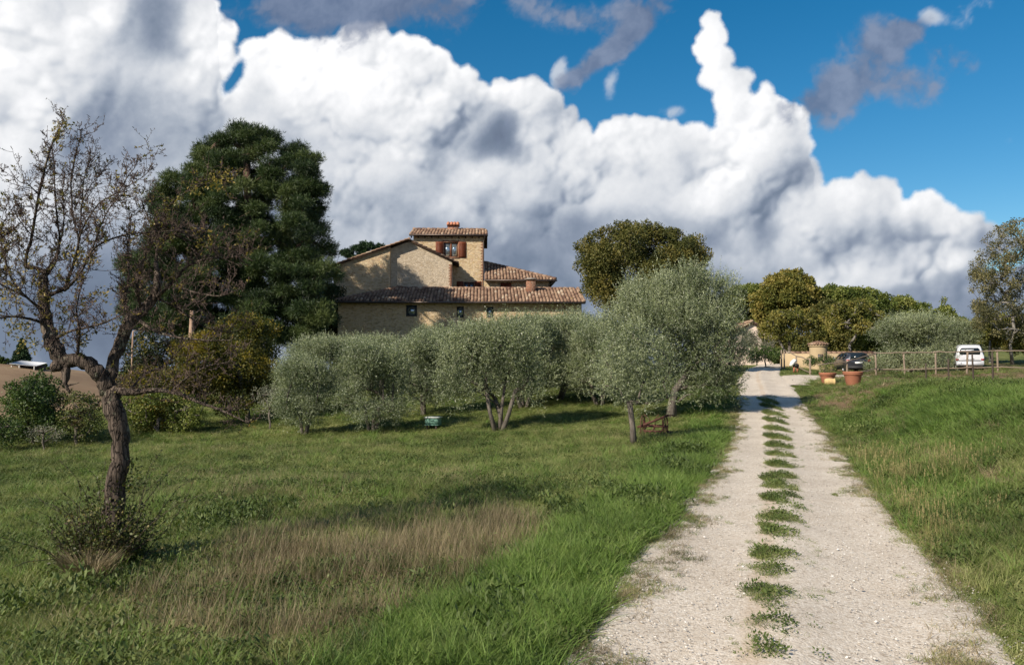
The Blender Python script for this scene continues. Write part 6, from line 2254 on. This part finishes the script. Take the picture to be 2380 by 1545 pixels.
    for k in range(900):
        a = R2.rand() * 2 * PI; q = R2.rand() ** .5 * .15
        p = np.array([math.cos(a) * q, math.sin(a) * q, 0])
        d = unit(np.array([math.cos(a) * .35, math.sin(a) * .35, 1.0]) + R2.normal(size=3) * .12)
        L = R2.uniform(.16, .42); w = .0020
        s = unit(np.cross(d, R2.normal(size=3)))
        m1 = p + d * L * .6; e = p + d * L + np.array([math.cos(a), math.sin(a), -.4]) * L * .22
        dg.add([p - s * w, p + s * w, m1 + s * w, m1 - s * w, e], quads=[(0, 1, 2, 3)], tris=[(3, 2, 4)], val=R2.rand())
    gb = P(208, 1290, 7.35)
    tag(dg.build('dry_grass_tussock', M['straw'], None, loc=(gb.x, gb.y, gz(gb.x, gb.y))), 'dry pinkish grass tussock at the left foot of the fruit tree', 'grass tussock')


# ------------------------------------------------------------------ grasses
def grass_mat(name, cols, tipc=None, trans=.25, tip=.55, patch=.35, worldpatch=True):
    m, N, out = new_mat(name)
    oi = N.node('ShaderNodeObjectInfo')
    v = N.attr('v')
    geo = N.node('ShaderNodeNewGeometry')
    n = N.noise(geo.outputs['Position'], .45, 4.0, .6)
    n2 = N.noise(geo.outputs['Position'], 2.6, 2.0, .5)
    f = E(N, oi.outputs['Random']) * .30 + v * .28 + (n - .5) * 1.5 + (n2 - .5) * 1.2 + .20
    c = N.ramp(f, [((i + .5) / len(cols), k) for i, k in enumerate(cols)])
    if tipc is not None:
        c = N.mix(N.smooth(N.attr('h'), tip, 1.0) * E(N, oi.outputs['Random']), c, tipc)
    b = N.node('ShaderNodeBsdfPrincipled')
    N.link(c, b.inputs['Base Color'])
    b.inputs['Roughness'].default_value = .55
    b.inputs['Specular IOR Level'].default_value = .25
    tr = N.node('ShaderNodeBsdfTranslucent')
    N.link(N.mix(1.0, c, (1.25, 1.3, .7), 'MULTIPLY'), tr.inputs[0])
    mx = N.node('ShaderNodeMixShader'); mx.inputs[0].default_value = trans
    N.link(b.outputs[0], mx.inputs[1]); N.link(tr.outputs[0], mx.inputs[2]); N.link(mx.outputs[0], out.inputs[0])
    return m


M['grass'] = grass_mat('grass_blade', [(.052, .078, .018), (.115, .160, .038), (.20, .24, .068), (.33, .33, .14)], (.34, .30, .16))
M['lush'] = grass_mat('lush_blade', [(.062, .112, .022), (.11, .19, .036), (.165, .26, .054), (.23, .31, .085)], (.22, .26, .09), .32)
M['straw'] = grass_mat('straw', [(.080, .068, .034), (.15, .120, .066), (.24, .19, .11), (.38, .31, .18)], (.40, .33, .22), .15)
M['weed'] = grass_mat('weed_leaf', [(.045, .070, .018), (.075, .110, .028), (.115, .155, .042), (.17, .20, .065)], None, .25)
M['seed'] = grass_mat('seed_stem', [(.10, .13, .04), (.18, .19, .065), (.27, .24, .095), (.33, .28, .13)], (.34, .27, .14), .2)


def blades(m, H, r, n, h0, h1, w, spread, lean, droop=.35, seg=3):
    for k in range(n):
        a = r.rand() * 2 * PI; q = r.rand() ** .5 * spread
        p = np.array([math.cos(a) * q, math.sin(a) * q, -.02])
        b = r.rand() * 2 * PI
        d = unit(np.array([math.cos(b) * lean * r.rand(), math.sin(b) * lean * r.rand(), 1.0]))
        L = r.uniform(h0, h1)
        s = np.array([-math.sin(b), math.cos(b), 0]) if r.rand() < .5 else unit(np.cross(d, r.normal(size=3)))
        dr = np.array([math.cos(b), math.sin(b), -.5]) * droop * L * r.uniform(.3, 1.3)
        val = np.clip(r.normal(.5, .25), 0, 1)
        vs, hs = [], []
        for i in range(seg):
            t = i / seg
            ww = w * (1 - t * .65) * .5
            c = p + d * L * t + dr * t * t
            vs += [c - s * ww, c + s * ww]; hs += [t, t]
        vs.append(p + d * L + dr); hs.append(1.0)
        m.add(vs, quads=[(2 * i, 2 * i + 1, 2 * i + 3, 2 * i + 2) for i in range(seg - 1)], tris=[(2 * seg - 2, 2 * seg - 1, 2 * seg)], val=val)
        H += hs


def proto(name, m, H, mat):
    o = m.build(name, mat)
    S.collection.objects.unlink(o)
    if H is not None:
        at = o.data.attributes.new('h', 'FLOAT', 'POINT')
        at.data.foreach_set('value', np.array(H, np.float32))
    return o


def scatter(name, kind, label, cols, x, y, z, rot, scl, idx, tiltx=None, tilty=None):
    """one object: a cloud of points, each carrying one of the tufts"""
    coll = bpy.data.collections.new(name + '_tufts')
    for o in cols: coll.objects.link(o)
    me = bpy.data.meshes.new(name)
    n = len(x)
    me.vertices.add(n)
    me.vertices.foreach_set('co', np.stack([x, y, z], -1).astype(np.float32).ravel())
    a = me.attributes.new('rot', 'FLOAT_VECTOR', 'POINT')
    R_ = np.stack([tiltx if tiltx is not None else np.zeros(n), tilty if tilty is not None else np.zeros(n), rot], -1)
    a.data.foreach_set('vector', R_.astype(np.float32).ravel())
    a = me.attributes.new('scl', 'FLOAT_VECTOR', 'POINT'); a.data.foreach_set('vector', np.asarray(scl, np.float32).ravel())
    a = me.attributes.new('idx', 'INT', 'POINT'); a.data.foreach_set('value', idx.astype(np.int32))
    o = bpy.data.objects.new(name, me)
    S.collection.objects.link(o)
    g = bpy.data.node_groups.new(name, 'GeometryNodeTree')
    g.interface.new_socket('Geometry', in_out='INPUT', socket_type='NodeSocketGeometry')
    g.interface.new_socket('Geometry', in_out='OUTPUT', socket_type='NodeSocketGeometry')
    gi = g.nodes.new('NodeGroupInput'); go = g.nodes.new('NodeGroupOutput')
    ci = g.nodes.new('GeometryNodeCollectionInfo')
    ci.inputs['Collection'].default_value = coll
    ci.inputs['Separate Children'].default_value = True
    ci.inputs['Reset Children'].default_value = True
    ip = g.nodes.new('GeometryNodeInstanceOnPoints')
    ip.inputs['Pick Instance'].default_value = True
    def na(nm, ty):
        k = g.nodes.new('GeometryNodeInputNamedAttribute'); k.data_type = ty; k.inputs['Name'].default_value = nm
        return k.outputs['Attribute']
    e2r = g.nodes.new('FunctionNodeEulerToRotation')
    L = g.links.new
    L(gi.outputs[0], ip.inputs['Points']); L(ci.outputs[0], ip.inputs['Instance'])
    L(na('rot', 'FLOAT_VECTOR'), e2r.inputs[0]); L(e2r.outputs[0], ip.inputs['Rotation'])
    L(na('scl', 'FLOAT_VECTOR'), ip.inputs['Scale']); L(na('idx', 'INT'), ip.inputs['Instance Index'])
    L(ip.outputs[0], go.inputs[0])
    md = o.modifiers.new('scatter', 'NODES'); md.node_group = g
    tag(o, label=label, kind=kind)
    return o


def build_grass():
    r = np.random.RandomState(101)
    def tuft(name, mat, *spec):
        m = MA(); H = []
        for s in spec: blades(m, H, r, *s)
        return proto(name, m, H, M[mat])
    short = [tuft('short_%d' % i, 'grass', (34, .035, .085, .0045, .085, .9, .5)) for i in range(4)]
    short2 = [tuft('short_extra', 'grass', (34, .035, .085, .0045, .085, .9, .5))]
    mid = [tuft('mid_%d' % i, 'grass', (26, .07, .16, .005, .08, .7, .5), (8, .12, .22, .004, .07, .5, .4)) for i in range(4)]
    lush = [tuft('lush_%d' % i, 'lush', (30, .10, .22, .0075, .08, .75, .6), (10, .16, .28, .006, .06, .5, .5)) for i in range(4)]
    straw = [tuft('straw_%d' % i, 'straw', (7, .14, .34, .003, .13, .42, .22, 3), (8, .06, .16, .004, .13, .8, .4)) for i in range(5)]
    strw2 = [tuft('straw_b%d' % i, 'straw', (20, .06, .16, .004, .10, .8, .4)) for i in range(3)]
    def weedp(i, big):
        m = MA(); H = []
        n = 26
        c = np.stack([r.normal(size=n) * .05, r.normal(size=n) * .05, r.uniform(.01, .12 if big else .06, n)], -1)
        a = r.rand(n) * 2 * PI
        d = unit(np.stack([np.cos(a), np.sin(a), r.uniform(.1, 1.2, n)], -1))
        s = unit(np.cross(d, np.array([0, 0, 1.0]) + r.normal(size=(n, 3)) * .4))
        v, q = leaf_quads(c, d, s, r.uniform(.025, .055, n) * (1 if big else .75), r.uniform(.011, .02, n) * (1 if big else .9))
        m.add(v, quads=q, val=np.repeat(np.clip(r.normal(.5, .2, n), 0, 1), 4))
        return proto('weed_%s%d' % ('b' if big else 's', i), m, None, M['weed'])
    weeds = [weedp(i, True) for i in range(4)]
    clover = [weedp(i, False) for i in range(3)]
    def seedp(i):
        m = MA(); H = []
        blades(m, H, r, 9, .22, .42, .0026, .06, .35, .15)
        nb = m.n
        tips = [b[-1] for b in m.v]
        for t in tips:
            for k in range(7):
                d = rand_dir(r, 1)[0]; d[2] = abs(d[2])
                m.add(np.array([t - [0, 0, k * .010], t + d * .007 - [0, 0, k * .010], t + [0, 0, .012] - [0, 0, k * .010], t + d[[1, 0, 2]] * .006 - [0, 0, k * .010]]), quads=[(0, 1, 2, 3)], val=.8)
                H += [1.0] * 4
        return proto('seed_%d' % i, m, H, M['seed'])
    seeds = [seedp(i) for i in range(3)]

    def throw(n, d0, d1, power=1.0):
        n = int(n * 1.28)
        D = d0 + (d1 - d0) * r.rand(n) ** power
        X = (r.rand(n) * 2 - 1) * (.78 * D + 2.2)
        return X, D
    # candidates by distance band: (from, to, count, size)
    bands = [(2.6, 6, 15000, 1.0), (6, 10, 24000, 1.05), (10, 16, 30000, 1.2), (16, 26, 34000, 1.55), (26, 40, 26000, 2.1), (40, 62, 16000, 2.9)]
    XX, YY, SS = [], [], []
    for d0, d1, n, s in bands:
        a, b = throw(n, d0, d1, .62)
        XX.append(a); YY.append(b); SS.append(np.full(len(a), s))
    x, y, sz = np.concatenate(XX), np.concatenate(YY), np.concatenate(SS)
    z = ground_z(x, y)
    ox, oy, dry, lush_, left, right, n1, n2 = zones(x, y, z)
    edge_n = (fbm2(x.astype(np.float32), y.astype(np.float32), 1.4, 4, .6, 91) - .5)
    dist_road = np.maximum(left, right)
    ok = dist_road > -.02 + edge_n * .55
    ok &= ~((right > -.2) & (y > 39) & (np.abs(y - np.interp(x, [12.9, 14.3, 16.0, 17.7, 19.2, 20.6], [39.5, 42.5, 45.0, 46.6, 47.6, 48.4])) < 1.2) & (x > 13) & (x < 20.6))
    ok &= (oy < 1600)
    ok &= ~((right > 0) & (dry > .55) & (r.rand(len(x)) < .6))
    x, y, z, sz, ox, oy, dry, lush_, left, right, n2, dist_road = (q[ok] for q in (x, y, z, sz, ox, oy, dry, lush_, left, right, n2, dist_road))
    n = len(x)
    u = r.rand(n)
    rot = r.rand(n) * 2 * PI
    jit = r.uniform(.7, 1.3, n)
    # verge: trodden short grass right at the road
    verge = sst(dist_road, 0.0, .55)
    isR = right > 0
    orch = (oy < 1010) & (~isR)
    short_m = (r.rand(n) > dry * 1.1) & ((u > .25 + .75 * verge) | (orch & (u < .75)) | (isR & (y > 30) & (oy < 935) & (u < .8)) | ((lush_ < .15) & (dry < .25) & (u < .35)))
    dp = fbm2(x.astype(np.float32), y.astype(np.float32), 1.1, 4, .6, 92)
    straw_m = (~short_m) & (r.rand(n) < np.clip(dry * (.22 + .82 * sst(dp, .38, .62)), 0, .74))
    weed_patch = fbm2(x.astype(np.float32), y.astype(np.float32), .8, 3, .5, 93)
    weed_m = (~short_m) & (~straw_m) & (r.rand(n) < np.where(weed_patch > .55, .42, .06))
    lush_m = (~short_m) & (~straw_m) & (~weed_m) & (r.rand(n) < lush_ + .06)
    mid_m = ~(short_m | straw_m | weed_m | lush_m)
    seed_m = r.rand(n) < np.where(isR & (lush_ > .1) & (oy > 1080), .17, 0) * np.clip(fbm2(x.astype(np.float32), y.astype(np.float32), .5, 3, .5, 94) * 4 - 1.4, 0, 1)
    def put(nm, lab, mask, pr, sc=1.0, zs=1.0, damp=1.0):
        k = np.where(mask)[0]
        s = sz[k] ** damp * jit[k] * sc
        hs = s * np.interp(sz[k], [1.2, 1.55, 2.1, 2.9], [1, .78, .55, .34]) * zs
        scatter(nm, 'stuff', lab, pr, x[k], y[k], z[k], rot[k], np.stack([s, s, hs], -1), r.randint(0, len(pr), len(k)), r.normal(size=len(k)) * .12, r.normal(size=len(k)) * .12)
        return len(k)
    tot = 0
    tot += put('short_grass', 'short trodden grass along the verges and under the olive trees', short_m, short, 1.25)
    tot += put('meadow_grass', 'mid green meadow grass', mid_m, mid, 1.0)
    tot += put('lush_grass', 'tall bright green grass along the road', lush_m, lush, 1.0)
    tall = (dry > .5) & (oy > 1150)
    tot += put('dry_stems', 'standing dry brown stems in the meadow', straw_m & tall, straw, 1.05)
    tot += put('dry_grass', 'low dry brown grass', straw_m & ~tall, strw2, 1.3)
    tot += put('meadow_weeds', 'broad leaved green weeds in the meadow', weed_m, weeds, 1.0, 1.0, .7)
    if seed_m.any():
        tot += put('seeding_grass', 'yellow seeding grass on the right bank', seed_m, seeds, 1.0)
    # tufts along the hump of the road
    cx, cy, cw = [], [], []
    for ox_, oy_, w in ((1782, 1528, 62), (1803, 1475, 118), (1790, 1395, 140), (1797, 1342, 90), (1800, 1300, 130), (1812, 1250, 90), (1815, 1212, 110), (1800, 1166, 60), (1830, 1160, 40), (1815, 1138, 90), (1818, 1112, 62), (1812, 1086, 60), (1812, 1062, 62),
                        (1808, 1040, 54), (1806, 1020, 50), (1802, 1000, 44), (1800, 982, 36), (1796, 964, 34), (1790, 948, 32), (1786, 935, 28), (1835, 1185, 36), (1790, 1235, 30), (1795, 1120, 40), (1790, 1420, 40)):
        p = hit(ox_, oy_)
        W = px(w, p.y) / 2 * .70
        k = int(300 * (W / .35) ** 1.1 * np.interp(p.y, [5, 14, 25], [1, 1.3, 1.6])) + 14
        a = r.rand(k) * 2 * PI; q = r.rand(k) ** .5
        cx.append(p.x + np.cos(a) * q * W); lobe = 1 + .14 * np.sin(a * 3 + ox_) + .10 * np.sin(a * 5 + oy_); cx[-1] = p.x + np.cos(a) * q * W * lobe; cy.append(p.y + np.sin(a) * q * lobe * float(np.interp(p.y, [4.5, 7, 14, 20, 30], [.20, .30, .50, .80, 1.2]))); cw.append(np.sqrt(1 - q * q) * .6 + .55)
    yb = r.uniform(4.6, 34, 5200)
    nb = fbm2(yb.astype(np.float32) * 1.0, np.zeros_like(yb, dtype=np.float32), 1.7, 3, .6, 97)
    yb = yb[nb > .50]
    cx.append(road_x(yb) - .02 + r.normal(size=len(yb)) * .13); cy.append(yb); cw.append(r.uniform(.3, .75, len(yb)))
    cx, cy, cw = np.concatenate(cx), np.concatenate(cy), np.concatenate(cw)
    k = len(cx)
    s = cw * r.uniform(.7, 1.25, k) * np.interp(cy, [5, 25], [.95, 1.4])
    scatter('road_tufts', 'stuff', 'green grass tufts growing along the hump of the gravel road', short + short2 + clover[:1], cx, cy, road_z(cy) + .012, r.rand(k) * 2 * PI, np.stack([s, s, s], -1), r.randint(0, 6, k), r.normal(size=k) * .2, r.normal(size=k) * .2)
    # ragged fringe creeping onto the gravel
    k = 5200
    yy = 3.2 + 30 * r.rand(k) ** 1.3
    sd = np.where(r.rand(k) < .5, -1, 1)
    off = np.abs(r.normal(size=k)) * .16
    xx = road_x(yy) + sd * (HALF * 1.03 - off + (fbm2(yy.astype(np.float32), (sd * 9).astype(np.float32), 1.1, 3, .6, 95) - .5) * .7)
    s = r.uniform(.5, 1.0, k)
    scatter('verge_fringe', 'stuff', 'ragged low grass creeping onto the gravel', short + strw2, xx, yy, road_z(yy) + .005, r.rand(k) * 2 * PI, np.stack([s, s, s * .7], -1), r.randint(0, 7, k), r.normal(size=k) * .2, r.normal(size=k) * .2)
    # loose stones
    st = []
    for i in range(4):
        m = MA()
        n_ = 6
        m.lathe([(.001, -.4), (.7, -.25), (1.0, .05), (.65, .4), (.001, .5)], 7)
        V = np.concatenate(m.v); V *= (1 + .25 * r.normal(size=V.shape) * .5); m.v = [V.astype(np.float32)]
        st.append(proto('stone_%d' % i, m, None, M['pebble']))
    k = 16000
    yy = 3.0 + 22 * r.rand(k) ** 1.5
    xx = road_x(yy) + (r.rand(k) * 2 - 1) * HALF * 1.12
    s = r.uniform(.003, .008, k) * np.where(r.rand(k) < .06, 1.8, 1)
    scatter('gravel_stones', 'stuff', 'loose pale stones on the gravel road', st, xx, yy, road_z(yy) + .012, r.rand(k) * 2 * PI, np.stack([s, s * r.uniform(.7, 1.2, k), s * .7], -1), r.randint(0, 4, k), r.normal(size=k) * .3, r.normal(size=k) * .3)
    # tall weeds / broom like plants on the crest of the right bank
    k = 900
    aa = []
    for ox_, oy_, w in ((2105, 880, 60), (2180, 900, 90), (2230, 915, 80), (2060, 950, 40), (2090, 935, 40), (2000, 1010, 30), (2140, 905, 60), (2330, 905, 60), (2260, 890, 60), (1990, 985, 24)):
        p = hit(ox_, oy_, 12)
        n_ = 70
        aa.append(np.stack([p.x + r.normal(size=n_) * px(w, p.y) * .4, p.y + r.normal(size=n_) * .5], -1))
    for ox_, oy_, w, n_ in ((1590, 1060, 70, 90), (1570, 1100, 50, 60), (1510, 1190, 60, 60), (1430, 1160, 50, 30), (1310, 1210, 40, 40), (560, 1215, 60, 50), (470, 1225, 60, 50), (1130, 1475, 60, 26), (130, 1400, 90, 50), (1700, 470, 0, 0)):
        if not n_: continue
        p = hit(ox_, oy_)
        aa.append(np.stack([p.x + r.normal(size=n_) * px(w, p.y) * .5, p.y + r.normal(size=n_) * .45], -1))
    aa = np.concatenate(aa)
    s = r.uniform(1.0, 1.9, len(aa)) * np.interp(aa[:, 1], [5, 20], [.8, 1.1])
    scatter('tall_weeds', 'stuff', 'clumps of tall leafy weeds on the bank and the verge', weeds, aa[:, 0], aa[:, 1], ground_z(aa[:, 0], aa[:, 1]), r.rand(len(aa)) * 2 * PI, np.stack([s, s, s * 1.35], -1), r.randint(0, 4, len(aa)))
    print('TUFTS', tot, k)


def pebble_mat():
    m, N, out = new_mat('pebble')
    oi = N.node('ShaderNodeObjectInfo')
    c = N.ramp(E(N, oi.outputs['Random']), [(0, (.24, .20, .17)), (.2, (.42, .37, .32)), (.6, (.58, .54, .48)), (1, (.74, .72, .68))])
    principled(N, out, c, .85, .2)
    return m


M['pebble'] = pebble_mat()
build_fruit_tree()
build_grass()
